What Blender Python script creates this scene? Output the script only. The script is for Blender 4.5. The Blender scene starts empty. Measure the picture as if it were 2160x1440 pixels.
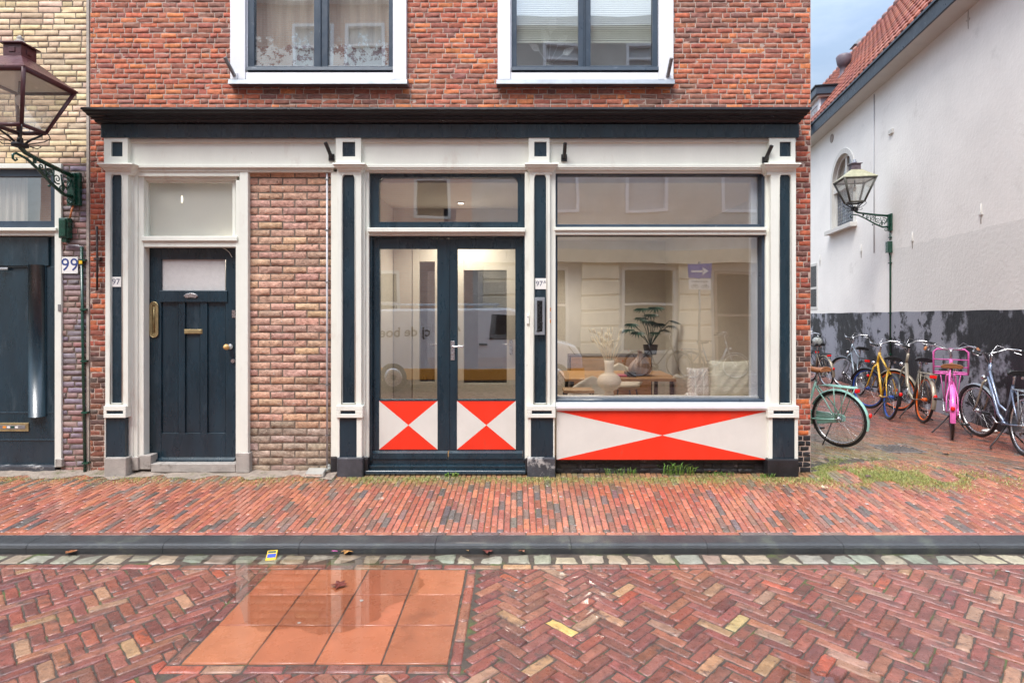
import bpy, math, random
from mathutils import Vector, Matrix
random.seed(7)
R = math.radians
S = bpy.context.scene
# ------------------------------------------------------------------ camera, world, sun, exposure
F = 1180.0; CX = 1090.0; HY = 660.0; EYE = 1.65
cam = bpy.data.cameras.new('camera'); co = bpy.data.objects.new('camera', cam); S.collection.objects.link(co)
co.location = (0, 0, EYE); co.rotation_euler = (R(90), 0, 0)
cam.sensor_width = 36; cam.lens = 36*F/2160; cam.clip_end = 1000; cam.clip_start = .05
cam.shift_x = -(CX-1080)/2160; cam.shift_y = -(720-HY)/2160
S.camera = co
W = bpy.data.worlds.new('World'); S.world = W; W.use_nodes = True
SUN_EL = 58; SUN_AZ = 213      # degrees; azimuth clockwise from +Y
nt = W.node_tree; bg = nt.nodes['Background']
sky = nt.nodes.new('ShaderNodeTexSky'); sky.sky_type = 'NISHITA'; sky.sun_disc = False
sky.sun_elevation = R(SUN_EL); sky.sun_rotation = R(SUN_AZ); sky.air_density = 1.3; sky.dust_density = 2.0
tc = nt.nodes.new('ShaderNodeTexCoord'); mp = nt.nodes.new('ShaderNodeMapping'); mp.inputs['Scale'].default_value = (1, 1, 2.6)
mp.inputs['Location'].default_value = (.35, .1, .2)
no = nt.nodes.new('ShaderNodeTexNoise'); no.inputs['Scale'].default_value = 1.7; no.inputs['Detail'].default_value = 7; no.inputs['Roughness'].default_value = .55
rp = nt.nodes.new('ShaderNodeValToRGB'); rp.color_ramp.elements[0].position = .30; rp.color_ramp.elements[1].position = .72
rp.color_ramp.elements[0].color = (.16, .16, .16, 1); rp.color_ramp.elements[1].color = (.93, .93, .93, 1)
mx = nt.nodes.new('ShaderNodeMix'); mx.data_type = 'RGBA'; mx.inputs[7].default_value = (6.6, 7.1, 7.9, 1)
L = nt.links.new
L(tc.outputs['Generated'], mp.inputs[0]); L(mp.outputs[0], no.inputs['Vector']); L(no.outputs['Fac'], rp.inputs[0])
sx = nt.nodes.new('ShaderNodeSeparateXYZ'); L(tc.outputs['Generated'], sx.inputs[0])
gr = nt.nodes.new('ShaderNodeMapRange'); gr.inputs[1].default_value = .25; gr.inputs[2].default_value = .95; gr.inputs[3].default_value = .38; gr.inputs[4].default_value = 1.9; L(sx.outputs['Z'], gr.inputs[0])
vm = nt.nodes.new('ShaderNodeVectorMath'); vm.operation = 'SCALE'; L(gr.outputs[0], vm.inputs['Scale'])
L(rp.outputs[0], mx.inputs[0]); L(sky.outputs[0], mx.inputs[6]); L(mx.outputs[2], vm.inputs[0]); L(vm.outputs[0], bg.inputs['Color'])
bg.inputs['Strength'].default_value = .12
sl = bpy.data.lights.new('sun', 'SUN'); sl.energy = 1.5; sl.angle = R(26); sl.color = (1, .985, .955)
so = bpy.data.objects.new('sun', sl); S.collection.objects.link(so)
el, az = R(SUN_EL), R(SUN_AZ)
so.rotation_euler = Vector((math.sin(az)*math.cos(el), math.cos(az)*math.cos(el), math.sin(el))).to_track_quat('Z', 'Y').to_euler()
S.view_settings.view_transform = 'Standard'; S.view_settings.look = 'None'
S.view_settings.exposure = 1.33; S.view_settings.gamma = 1
S.render.engine = 'CYCLES'; S.cycles.max_bounces = 10; S.cycles.diffuse_bounces = 5; S.cycles.glossy_bounces = 4
S.cycles.transparent_max_bounces = 16; S.cycles.caustics_reflective = False; S.cycles.caustics_refractive = False
S.cycles.sample_clamp_indirect = 6

# ------------------------------------------------------------------ helpers
def FX(px, Y): return (px-CX)/F*Y
def FZ(py, Y): return EYE-(py-HY)/F*Y
COL = S.collection
ORG = {}
def rnd(a, b): return random.uniform(a, b)

class MB:
    def __init__(s): s.v = []; s.f = []; s.c = []; s.m = []; s.sm = []; s.M = None; s.col = (1, 1, 1); s.mi = 0; s.smooth = False
    def V(s, p):
        p = Vector(p)
        if s.M is not None: p = s.M @ p
        s.v.append(p); s.c.append(s.col); return len(s.v)-1
    def Fc(s, *i):
        s.f.append(tuple(i)); s.m.append(s.mi); s.sm.append(s.smooth)
    def poly(s, pts): s.Fc(*[s.V(p) for p in pts])
    def box(s, x0, x1, y0, y1, z0, z1):
        if x0 > x1: x0, x1 = x1, x0
        if y0 > y1: y0, y1 = y1, y0
        if z0 > z1: z0, z1 = z1, z0
        a = [s.V(p) for p in ((x0,y0,z0),(x1,y0,z0),(x1,y1,z0),(x0,y1,z0),(x0,y0,z1),(x1,y0,z1),(x1,y1,z1),(x0,y1,z1))]
        for q in ((0,3,2,1),(4,5,6,7),(0,1,5,4),(1,2,6,5),(2,3,7,6),(3,0,4,7)): s.Fc(*[a[i] for i in q])
    def extrude(s, pts, d):            # closed polygon pts (3d) extruded by vector d
        d = Vector(d); n = len(pts)
        a = [s.V(p) for p in pts]; b = [s.V(Vector(p)+d) for p in pts]
        s.Fc(*a[::-1]); s.Fc(*b)
        for i in range(n): s.Fc(a[i], a[(i+1) % n], b[(i+1) % n], b[i])
    def profx(s, prof, x0, x1):        # profile of (y,z) swept in x; x0/x1 may be lists
        n = len(prof)
        X0 = x0 if isinstance(x0, list) else [x0]*n; X1 = x1 if isinstance(x1, list) else [x1]*n
        a = [s.V((X0[i], p[0], p[1])) for i, p in enumerate(prof)]; b = [s.V((X1[i], p[0], p[1])) for i, p in enumerate(prof)]
        s.Fc(*a[::-1]); s.Fc(*b)
        for i in range(n): s.Fc(a[i], a[(i+1) % n], b[(i+1) % n], b[i])
    def tube(s, pts, r, n=8, closed=False, caps=True, flat=1.0):
        pts = [Vector(p) for p in pts]; k = len(pts); rr = r if isinstance(r, (list, tuple)) else [r]*k
        t = []
        for i in range(k):
            if closed: d = pts[(i+1) % k]-pts[i-1]
            else: d = pts[min(i+1, k-1)]-pts[max(i-1, 0)]
            t.append(d.normalized() if d.length > 1e-9 else Vector((0, 0, 1)))
        up = Vector((0, 0, 1)) if abs(t[0].z) < .9 else Vector((1, 0, 0))
        nn = (up - t[0]*up.dot(t[0])).normalized(); rings = []
        for i in range(k):
            nn = (nn - t[i]*nn.dot(t[i])); nn = nn.normalized() if nn.length > 1e-6 else Vector((1, 0, 0))
            b = t[i].cross(nn)
            rings.append([s.V(pts[i]+nn*math.cos(6.28318*j/n)*rr[i]+b*math.sin(6.28318*j/n)*rr[i]*flat) for j in range(n)])
        sv = s.smooth; s.smooth = True
        for i in range(k if closed else k-1):
            a, b = rings[i], rings[(i+1) % k]
            for j in range(n): s.Fc(a[j], a[(j+1) % n], b[(j+1) % n], b[j])
        s.smooth = sv
        if caps and not closed: s.Fc(*rings[0][::-1]); s.Fc(*rings[-1])
    def lathe(s, prof, c=(0, 0, 0), n=20, axis='z', smooth=True, sx=1, sy=1):
        rings = []
        for r, h in prof:
            ring = []
            for j in range(n):
                a = 6.28318*j/n; u, w = r*math.cos(a)*sx, r*math.sin(a)*sy
                p = (u, w, h) if axis == 'z' else ((h, u, w) if axis == 'x' else (w, h, u))
                ring.append(s.V((c[0]+p[0], c[1]+p[1], c[2]+p[2])))
            rings.append(ring)
        sv = s.smooth; s.smooth = smooth
        for i in range(len(rings)-1):
            a, b = rings[i], rings[i+1]
            for j in range(n): s.Fc(a[j], a[(j+1) % n], b[(j+1) % n], b[j])
        s.smooth = sv
        if prof[0][0] > 1e-4: s.Fc(*rings[0][::-1])
        if prof[-1][0] > 1e-4: s.Fc(*rings[-1])
    def ball(s, c, r, n=12, m=8, sx=1, sy=1, sz=1):
        s.lathe([(max(1e-5, r*math.sin(math.pi*i/m)), -r*sz*math.cos(math.pi*i/m)) for i in range(m+1)], c, n, sx=sx, sy=sy)
    def grid(s, fn, nu, nv):           # fn(u,v)->point, colour stays s.col
        a = [[s.V(fn(i/nu, j/nv)) for i in range(nu+1)] for j in range(nv+1)]
        for j in range(nv):
            for i in range(nu): s.Fc(a[j][i], a[j][i+1], a[j+1][i+1], a[j+1][i])
    def build(s, name, mats, parent=None, bev=0, loc=None, kind=None):
        if not isinstance(mats, (list, tuple)): mats = [mats]
        if parent is not None: o0 = ORG[parent]
        elif loc is not None: o0 = Vector(loc)
        else:
            mn = Vector([min(p[i] for p in s.v) for i in range(3)]); mxx = Vector([max(p[i] for p in s.v) for i in range(3)])
            o0 = Vector(((mn.x+mxx.x)/2, (mn.y+mxx.y)/2, mn.z))
        me = bpy.data.meshes.new(name)
        me.from_pydata([p-o0 for p in s.v], [], s.f)
        for m in mats: me.materials.append(M[m])
        me.polygons.foreach_set('material_index', s.m); me.polygons.foreach_set('use_smooth', s.sm)
        at = me.color_attributes.new('Col', 'FLOAT_COLOR', 'POINT'); fl = []
        for c in s.c: fl += [c[0], c[1], c[2], 1]
        at.data.foreach_set('color', fl); me.update()
        o = bpy.data.objects.new(name, me); COL.objects.link(o)
        if parent is not None: o.parent = parent
        else: o.location = o0
        ORG[o] = o0
        if bev:
            b = o.modifiers.new('bevel', 'BEVEL'); b.width = bev; b.segments = 2; b.limit_method = 'ANGLE'; b.angle_limit = R(40)
        if kind: o['kind'] = kind
        return o
def empty(name, loc=(0, 0, 0), rot=(0, 0, 0), local=False):
    o = bpy.data.objects.new(name, None); COL.objects.link(o); o.location = loc; o.rotation_euler = rot; o.empty_display_size = .2
    ORG[o] = Vector((0, 0, 0)) if local else Vector(loc); return o
def tag(o, label, cat, group=None):
    o['label'] = label; o['category'] = cat
    if group: o['group'] = group
    return o
def copy_tree(o, parent=None):
    c = o.copy(); COL.objects.link(c); c.parent = parent
    for ch in list(o.children): copy_tree(ch, c)
    return c
def text_mesh(mb, body, size, origin, u, w, depth=.002, align='CENTER', bold=0.0):
    cu = bpy.data.curves.new('t', 'FONT'); cu.body = body; cu.size = size; cu.align_x = align; cu.align_y = 'CENTER'; cu.extrude = depth/2; cu.offset = bold; cu.resolution_u = 3
    o = bpy.data.objects.new('t', cu); COL.objects.link(o); bpy.context.view_layer.update()
    me = o.to_mesh(); u = Vector(u); w = Vector(w); n = u.cross(w); og = Vector(origin); b = len(mb.v)
    for v in me.vertices: mb.V(og+u*v.co.x+w*v.co.y+n*(v.co.z+depth/2))
    for p in me.polygons: mb.Fc(*[b+i for i in p.vertices])
    o.to_mesh_clear(); bpy.data.objects.remove(o)

# ------------------------------------------------------------------ materials
M = {}
def mat(name, col, rough=.5, metal=0, var=.15, vscale=5, bump=.1, bscale=60, stretch=(1, 1, 1), dirt=None, dscale=9, dth=.6, dsoft=.12,
        attr=False, rvar=.1, coat=0, spec=.5, bdist=.01, trans=0, dirt2=None, crough=.1, sub=0):
    m = bpy.data.materials.new(name); m.use_nodes = True; M[name] = m; t = m.node_tree; N = t.nodes.new; lk = t.links.new
    b = t.nodes['Principled BSDF']; tc = N('ShaderNodeTexCoord'); mp = N('ShaderNodeMapping'); mp.inputs['Scale'].default_value = stretch
    lk(tc.outputs['Object'], mp.inputs[0])
    def noise(sc, det=5, vec=None, ro=.6):
        n = N('ShaderNodeTexNoise'); n.inputs['Scale'].default_value = sc; n.inputs['Detail'].default_value = det; n.inputs['Roughness'].default_value = ro
        lk(vec or mp.outputs[0], n.inputs['Vector']); return n
    n1 = noise(vscale); mr = N('ShaderNodeMapRange'); mr.inputs[1].default_value = .3; mr.inputs[2].default_value = .7
    mr.inputs[3].default_value = 1-var; mr.inputs[4].default_value = 1+var; lk(n1.outputs['Fac'], mr.inputs[0])
    mul = N('ShaderNodeVectorMath'); mul.operation = 'SCALE'; lk(mr.outputs[0], mul.inputs['Scale'])
    if attr:
        a = N('ShaderNodeAttribute'); a.attribute_name = 'Col'; lk(a.outputs['Color'], mul.inputs[0])
    else: mul.inputs[0].default_value = col
    cur = mul.outputs[0]
    if dirt:
        for (dc, sc, th, so_) in ([(dirt, dscale, dth, dsoft)]+([dirt2] if dirt2 else [])):
            n2 = noise(sc, 8, ro=.65); r2 = N('ShaderNodeMapRange'); r2.inputs[1].default_value = th; r2.inputs[2].default_value = th+so_
            r2.clamp = True; lk(n2.outputs['Fac'], r2.inputs[0])
            mxx = N('ShaderNodeMix'); mxx.data_type = 'RGBA'; lk(r2.outputs[0], mxx.inputs[0]); lk(cur, mxx.inputs[6]); mxx.inputs[7].default_value = (*dc, 1); cur = mxx.outputs[2]
    lk(cur, b.inputs['Base Color'])
    n3 = noise(vscale*2.3); m3 = N('ShaderNodeMapRange'); m3.inputs[1].default_value = .3; m3.inputs[2].default_value = .7
    m3.inputs[3].default_value = max(.02, rough-rvar); m3.inputs[4].default_value = min(1, rough+rvar); lk(n3.outputs['Fac'], m3.inputs[0]); lk(m3.outputs[0], b.inputs['Roughness'])
    b.inputs['Metallic'].default_value = metal; b.inputs['Coat Weight'].default_value = coat; b.inputs['Coat Roughness'].default_value = crough
    b.inputs['Specular IOR Level'].default_value = spec; b.inputs['Transmission Weight'].default_value = trans
    if sub: b.inputs['Subsurface Weight'].default_value = sub
    if bump:
        n4 = noise(bscale, 6); bp = N('ShaderNodeBump'); bp.inputs['Strength'].default_value = bump; bp.inputs['Distance'].default_value = bdist
        lk(n4.outputs['Fac'], bp.inputs['Height']); lk(bp.outputs[0], b.inputs['Normal'])
    return m
def glass(name, refl=.14, tint=(.93, .96, .95), rough=0.0, wav=.0, fres=1.0, haze=0):
    m = bpy.data.materials.new(name); m.use_nodes = True; M[name] = m; t = m.node_tree; N = t.nodes.new; lk = t.links.new
    t.nodes.remove(t.nodes['Principled BSDF']); out = t.nodes['Material Output']
    tr = N('ShaderNodeBsdfTransparent'); tr.inputs[0].default_value = (*tint, 1); gl = N('ShaderNodeBsdfGlossy'); gl.inputs['Roughness'].default_value = rough
    gl.inputs['Color'].default_value = (1, 1, 1, 1)
    fr = N('ShaderNodeLayerWeight'); pw = N('ShaderNodeMath'); pw.operation = 'POWER'; pw.inputs[1].default_value = 5; lk(fr.outputs['Facing'], pw.inputs[0])   # Schlick: same from both sides
    ad = N('ShaderNodeMath'); ad.operation = 'MULTIPLY_ADD'; ad.inputs[1].default_value = .96*fres; ad.inputs[2].default_value = refl+.04*fres; ad.use_clamp = True
    lk(pw.outputs[0], ad.inputs[0]); mxs = N('ShaderNodeMixShader'); lk(ad.outputs[0], mxs.inputs[0]); lk(tr.outputs[0], mxs.inputs[1]); lk(gl.outputs[0], mxs.inputs[2]); lk(mxs.outputs[0], out.inputs[0])
    if haze:
        df = N('ShaderNodeBsdfDiffuse'); df.inputs[0].default_value = (.8, .8, .76, 1); tl = N('ShaderNodeBsdfTranslucent'); tl.inputs[0].default_value = (.8, .8, .76, 1)
        m1 = N('ShaderNodeMixShader'); m1.inputs[0].default_value = .5; lk(df.outputs[0], m1.inputs[1]); lk(tl.outputs[0], m1.inputs[2]); m2 = N('ShaderNodeMixShader'); m2.inputs[0].default_value = haze; lk(mxs.outputs[0], m2.inputs[1]); lk(m1.outputs[0], m2.inputs[2]); lk(m2.outputs[0], out.inputs[0])
    if wav:
        tc = N('ShaderNodeTexCoord'); n = N('ShaderNodeTexNoise'); n.inputs['Scale'].default_value = 1.3; n.inputs['Detail'].default_value = 1; lk(tc.outputs['Object'], n.inputs['Vector'])
        bp = N('ShaderNodeBump'); bp.inputs['Strength'].default_value = wav; bp.inputs['Distance'].default_value = .02; lk(n.outputs['Fac'], bp.inputs['Height']); lk(bp.outputs[0], gl.inputs['Normal'])
    return m
def emis(name, col, st):
    m = bpy.data.materials.new(name); m.use_nodes = True; M[name] = m; b = m.node_tree.nodes['Principled BSDF']
    b.inputs['Base Color'].default_value = (*col, 1); b.inputs['Emission Color'].default_value = (*col, 1); b.inputs['Emission Strength'].default_value = st
def wall_brick(name, c1, c2, mort, sc=1.0, bw=.21, bh=.06, ms=.008, axis='x', rough=.85):
    m = mat(name, c1, rough, bump=0); t = m.node_tree; N = t.nodes.new; lk = t.links.new; b = t.nodes['Principled BSDF']
    tc = N('ShaderNodeTexCoord'); sp = N('ShaderNodeSeparateXYZ'); cb = N('ShaderNodeCombineXYZ'); lk(tc.outputs['Object'], sp.inputs[0])
    lk(sp.outputs['X' if axis == 'x' else 'Y'], cb.inputs[0]); lk(sp.outputs['Z' if axis != 'f' else 'X'], cb.inputs[1])
    br = N('ShaderNodeTexBrick'); br.inputs['Scale'].default_value = sc; br.inputs['Brick Width'].default_value = bw; br.inputs['Row Height'].default_value = bh; br.inputs['Mortar Size'].default_value = ms
    br.inputs['Color1'].default_value = (*c1, 1); br.inputs['Color2'].default_value = (*c2, 1); br.inputs['Mortar'].default_value = (*mort, 1); lk(cb.outputs[0], br.inputs['Vector'])
    lk(br.outputs['Color'], b.inputs['Base Color']); bp = N('ShaderNodeBump'); bp.inputs['Strength'].default_value = .6; bp.inputs['Distance'].default_value = .006; bp.invert = True
    lk(br.outputs['Fac'], bp.inputs['Height']); lk(bp.outputs[0], b.inputs['Normal'])

# masonry
mat('old_red_brick', (1, 1, 1), .82, attr=True, var=.32, vscale=26, bump=.55, bscale=120, bdist=.006, dirt=(.34, .29, .25), dscale=34, dth=.64, dsoft=.07, dirt2=((.05, .035, .03), 17, .66, .1))
mat('lime_mortar', (.47, .36, .30), .95, var=.25, vscale=14, bump=.5, bscale=150, dirt=(.24, .19, .16), dscale=6, dth=.6)
mat('yellow_brick', (1, 1, 1), .8, attr=True, var=.16, vscale=20, bump=.35, bscale=110, bdist=.005, dirt=(.22, .17, .11), dscale=16, dth=.66)
mat('grey_mortar', (.17, .135, .105), .95, var=.2, vscale=12, bump=.5, bscale=150)  # darkened so the yellow wall's joints carry the shadow lines under its bricks
mat('tan_brick', (1, 1, 1), .88, attr=True, var=.3, vscale=22, bump=.9, bscale=42, bdist=.014, dirt=(.55, .45, .38), dscale=26, dth=.62, dsoft=.08, dirt2=((.09, .05, .035), 30, .62, .08))
mat('purple_brick', (1, 1, 1), .7, attr=True, var=.2, vscale=24, bump=.4, bscale=100, bdist=.005, dirt=(.3, .26, .24), dscale=22, dth=.68)
mat('black_tar_brick', (1, 1, 1), .55, attr=True, var=.3, vscale=20, bump=.6, bscale=90, bdist=.008, dirt=(.12, .11, .11), dscale=14, dth=.6)
mat('cement', (.42, .37, .32), .9, var=.2, vscale=9, bump=.4, bscale=120, dirt=(.2, .17, .15), dscale=11, dth=.58)
mat('side_plaster', (.5, .45, .4), .9)
wall_brick('upper_brick_sheet', (.36, .11, .06), (.25, .08, .05), (.36, .3, .25), bw=.17, bh=.053)
# paint
mat('cream_paint', (.735, .745, .675), .38, var=.05, vscale=3, bump=.12, bscale=40, dirt=(.42, .37, .30), dscale=24, dth=.70, dsoft=.06, stretch=(1, 1, .4), dirt2=((.60, .56, .49), 5, .58, .2))
mat('window_white', (.76, .77, .80), .4, var=.05, vscale=3, bump=.1, bscale=40, dirt=(.45, .43, .42), dscale=16, dth=.72, dsoft=.05)
mat('dark_blue_paint', (.009, .026, .039), .30, var=.3, vscale=5, bump=.16, bscale=30, stretch=(1, 1, .3), dirt=(.05, .07, .085), dscale=6, dth=.58, dsoft=.22, dirt2=((.30, .31, .31), 95, .765, .02), coat=.3, crough=.2)
mat('slate_blue_paint', (.036, .056, .082), .35, var=.15, vscale=5, bump=.1, bscale=40, dirt=(.16, .19, .22), dscale=8, dth=.62)
mat('black_paint', (.006, .006, .009), .35, var=.4, vscale=7, bump=.25, bscale=40, dirt=(.07, .06, .055), dscale=18, dth=.68, stretch=(.3, 1, 1))
mat('red_panel_paint', (.80, .035, .012), .42, var=.05, vscale=4, bump=.06, bscale=40, dirt=(.62, .06, .03), dscale=5, dth=.6, stretch=(1, 1, .4))
mat('white_panel_paint', (.66, .64, .59), .42, var=.05, vscale=4, bump=.06, bscale=40, dirt=(.45, .42, .38), dscale=20, dth=.72, dsoft=.04)
mat('brass', (.42, .33, .17), .42, metal=.7, var=.25, vscale=20, bump=.1)
mat('knob_wood', (.62, .38, .14), .3, var=.15, vscale=20)
mat('steel', (.62, .62, .63), .28, metal=1, var=.08, vscale=20, bump=.05)
mat('dull_steel', (.30, .29, .29), .5, metal=.7, var=.25, vscale=20, bump=.15)
mat('zinc', (.30, .33, .36), .5, metal=.5, var=.15, vscale=6, bump=.15)
mat('rust_iron', (.045, .03, .028), .7, var=.4, vscale=30, bump=.4)
mat('black_iron', (.012, .012, .013), .4, var=.3, vscale=20, bump=.2, bscale=80)
mat('green_iron', (.008, .055, .035), .22, var=.3, vscale=18, bump=.15, bscale=60, coat=.4)
mat('maroon_paint', (.085, .032, .038), .35, var=.25, vscale=12, bump=.15, bscale=60, dirt=(.28, .2, .2), dscale=25, dth=.68)
mat('lantern_grey', (.10, .10, .085), .4, var=.3, vscale=12, bump=.15)
mat('verdigris_roof', (.36, .35, .24), .5, var=.25, vscale=14, bump=.2)
mat('enamel_white', (.80, .79, .76), .2, var=.03); mat('digit_blue', (.03, .06, .22), .3, var=.05); mat('digit_grey', (.10, .11, .17), .4)
mat('orange_plastic', (.85, .30, .02), .35); mat('yellow_plastic', (.85, .55, .03), .35); mat('red_plastic', (.75, .015, .012), .2, var=.05)
mat('black_plastic', (.012, .012, .013), .35, var=.2); mat('grey_pvc', (.50, .50, .53), .4, var=.1)
mat('copper_cable', (.62, .22, .08), .4); mat('clear_plastic', (.68, .72, .68), .15, trans=.6, bump=.2, bscale=15)
# stone
mat('blue_stone', (.055, .058, .068), .35, var=.35, vscale=7, bump=.35, bscale=70, dirt=(.38, .37, .36), dscale=4.2, dth=.585, dsoft=.05, dirt2=((.12, .12, .13), 15, .6, .1))
mat('black_plinth', (.016, .016, .019), .4, var=.4, vscale=8, bump=.3, bscale=60, dirt=(.12, .12, .12), dscale=9, dth=.66, dsoft=.06)
mat('plinth_concrete', (.34, .31, .28), .8, var=.2, vscale=8, bump=.4, bscale=70, dirt=(.2, .18, .16), dscale=9, dth=.55)
mat('paver', (1, 1, 1), .33, attr=True, var=.22, vscale=14, bump=.35, bscale=70, bdist=.006, rvar=.16, coat=.35, crough=.12, dirt=(.10, .07, .06), dscale=16, dth=.66, dsoft=.1, dirt2=((.45, .40, .36), 110, .74, .03))
mat('road_paver', (1, 1, 1), .34, attr=True, var=.28, vscale=16, bump=.8, bscale=34, bdist=.010, rvar=.18, coat=.30, crough=.10, dirt=(.095, .06, .05), dscale=11, dth=.54, dsoft=.14, dirt2=((.4, .32, .28), 90, .76, .02))
mat('terracotta_tile', (1, 1, 1), .30, attr=True, var=.10, vscale=5, bump=.35, bscale=240, bdist=.003, rvar=.1, coat=.4, crough=.12, dirt=(.55, .22, .12), dscale=210, dth=.62, dsoft=.05, dirt2=((.16, .055, .03), 3.2, .56, .25))
mat('granite_sett', (1, 1, 1), .4, attr=True, var=.28, vscale=20, bump=.7, bscale=60, bdist=.01, coat=.25, dirt=(.10, .08, .06), dscale=26, dth=.58)
mat('kerb_stone', (.040, .044, .048), .40, var=.25, vscale=5, bump=1, bscale=130, bdist=.008, coat=.35, crough=.25, dirt=(.10, .115, .085), dscale=5, dth=.55, dsoft=.2, dirt2=((.3, .3, .3), 160, .76, .03))
mat('joint_sand', (.075, .058, .045), .6, var=.4, vscale=20, bump=.6, bscale=90, dirt=(.085, .11, .03), dscale=5, dth=.54)
mat('earth', (.06, .05, .045), .6, var=.3, vscale=8, bump=.4)
wall_brick('far_paving', (.2, .09, .07), (.15, .07, .06), (.06, .05, .05), bw=.2, bh=.067, ms=.006, axis='f', rough=.3)
mat('white_plaster', (.88, .86, .815), .85, var=.05, vscale=1.2, bump=.28, bscale=16, bdist=.02, dirt=(.64, .62, .58), dscale=1.6, dth=.60, dsoft=.2, dirt2=((.45, .43, .41), 7, .74, .05))
mat('eave_white', (.64, .63, .59), .6, var=.05, vscale=3)
mat('pantile', (1, 1, 1), .5, attr=True, var=.25, vscale=9, bump=.3, bscale=40)
mat('lead', (.26, .28, .33), .5, metal=.3, var=.25, vscale=5, bump=.25, bscale=14)
mat('pipe_brown', (.12, .09, .11), .5, var=.2)
glass('shop_glass', .16, wav=.09, tint=(.98, .99, .985)); glass('door_glass', .155, wav=.06, tint=(.98, .99, .985)); glass('upper_glass', .21, wav=.10); glass('lantern_glass', .12, tint=(.92, .93, .9), haze=.15); glass('room_glass', .08); glass('dusty_glass', .06, haze=.5)
glass('frosted', .04, tint=(.85, .85, .85)); glass('water', .0, tint=(.90, .87, .84), wav=.0, fres=1.25)
mat('frosted_glass', (.56, .55, .54), .35, var=.06, vscale=30, bump=.4, bscale=150)
mat('hazed_glass', (.50, .50, .51), .25, var=.05)
# interior
mat('room_wall', (.60, .56, .50), .8, var=.03); mat('room_ceiling', (.78, .76, .73), .85, var=.02); mat('inner_white', (.70, .66, .57), .5, var=.03)
mat('floor_wood', (.42, .25, .12), .4, var=.2, vscale=4, stretch=(1, 8, 1)); mat('table_wood', (.50, .27, .11), .35, var=.22, vscale=5, stretch=(1, 8, 4))
mat('plaster_vase', (.72, .56, .42), .6, var=.05, bump=.2); mat('ribbed_vase', (.45, .32, .27), .45, var=.15, vscale=20, stretch=(1, 1, .2))
mat('sage_linen', (.68, .60, .46), .9, var=.08, vscale=5, bump=.6, bscale=14, bdist=.02); mat('boucle', (.66, .60, .52), .95, var=.08, bump=.6, bscale=90)
mat('dried_grass', (.88, .74, .52), .8, var=.2, vscale=30); mat('plant_leaf', (.012, .05, .035), .4, var=.3, vscale=20); mat('pot_dark', (.05, .035, .03), .5)
mat('magazine', (.55, .06, .14), .4); mat('blind_cream', (.86, .85, .74), .6, var=.03); mat('curtain_maroon', (.18, .05, .05), .8, var=.2); mat('net_curtain', (.62, .52, .45), .9, var=.15, vscale=9, stretch=(6, 6, .3))
mat('brown_panel', (.30, .235, .19), .35, var=.2, vscale=6); mat('condensation', (.85, .88, .92), .5, var=.1)
emis('lamp_glow', (1, .86, .66), 3); emis('bulb_dull', (.7, .7, .66), .05)
# outside behind the camera
mat('sandstone', (.72, .62, .46), .8, var=.1, vscale=3, bump=.2); wall_brick('brown_brick_sheet', (.66, .42, .32), (.58, .36, .28), (.6, .52, .46)); mat('grey_render', (.52, .50, .47), .9, var=.15, vscale=2)
mat('van_white', (.74, .77, .80), .2, var=.02, coat=.5); mat('van_orange', (.70, .33, .05), .25, var=.02, coat=.5); mat('dark_window', (.02, .02, .025), .3, var=.1); mat('sign_blue', (.03, .07, .42), .3); mat('logo_dark', (.08, .06, .05), .4)
# plants
mat('grass_green', (1, 1, 1), .55, attr=True, var=.2, vscale=30, bump=0); mat('dead_leaf', (1, 1, 1), .5, attr=True, var=.3, vscale=60, bump=.2)
def dado():
    m = mat('patched_black_paint', (.016, .016, .021), .5, var=.5, vscale=2.2, bump=.5, bscale=22, bdist=.012, stretch=(1, 1, 1.0), dirt=(.30, .31, .36), dscale=1.0, dth=.47, dsoft=.06, dirt2=((.012, .012, .016), 2.3, .555, .03))
dado()
# white plaster with a greyer repainted zone low on the street end (local z below 2.88, y below 3.2)
def zone():
    t = M['white_plaster'].node_tree; N = t.nodes.new; lk = t.links.new; b = t.nodes['Principled BSDF']; src = b.inputs['Base Color'].links[0].from_socket
    tc = N('ShaderNodeTexCoord'); sp = N('ShaderNodeSeparateXYZ'); lk(tc.outputs['Object'], sp.inputs[0])
    n = N('ShaderNodeTexNoise'); n.inputs['Scale'].default_value = 2.5; n.inputs['Detail'].default_value = 6; lk(tc.outputs['Object'], n.inputs['Vector'])
    a = N('ShaderNodeMath'); a.operation = 'MULTIPLY_ADD'; a.inputs[1].default_value = .16; lk(n.outputs['Fac'], a.inputs[0]); lk(sp.outputs['Z'], a.inputs[2])
    l = N('ShaderNodeMath'); l.operation = 'LESS_THAN'; l.inputs[1].default_value = 2.96; lk(a.outputs[0], l.inputs[0])
    a2 = N('ShaderNodeMath'); a2.operation = 'MULTIPLY_ADD'; a2.inputs[1].default_value = .3; lk(n.outputs['Fac'], a2.inputs[0]); lk(sp.outputs['Y'], a2.inputs[2])
    l2 = N('ShaderNodeMath'); l2.operation = 'LESS_THAN'; l2.inputs[1].default_value = 3.35; lk(a2.outputs[0], l2.inputs[0])
    mu = N('ShaderNodeMath'); mu.operation = 'MULTIPLY'; lk(l.outputs[0], mu.inputs[0]); lk(l2.outputs[0], mu.inputs[1])
    mm = N('ShaderNodeMath'); mm.operation = 'MULTIPLY'; mm.inputs[1].default_value = .42; lk(mu.outputs[0], mm.inputs[0])
    mxx = N('ShaderNodeMix'); mxx.data_type = 'RGBA'; lk(mm.outputs[0], mxx.inputs[0]); lk(src, mxx.inputs[6]); mxx.inputs[7].default_value = (.66, .655, .62, 1); lk(mxx.outputs[2], b.inputs['Base Color'])
zone()
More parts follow.
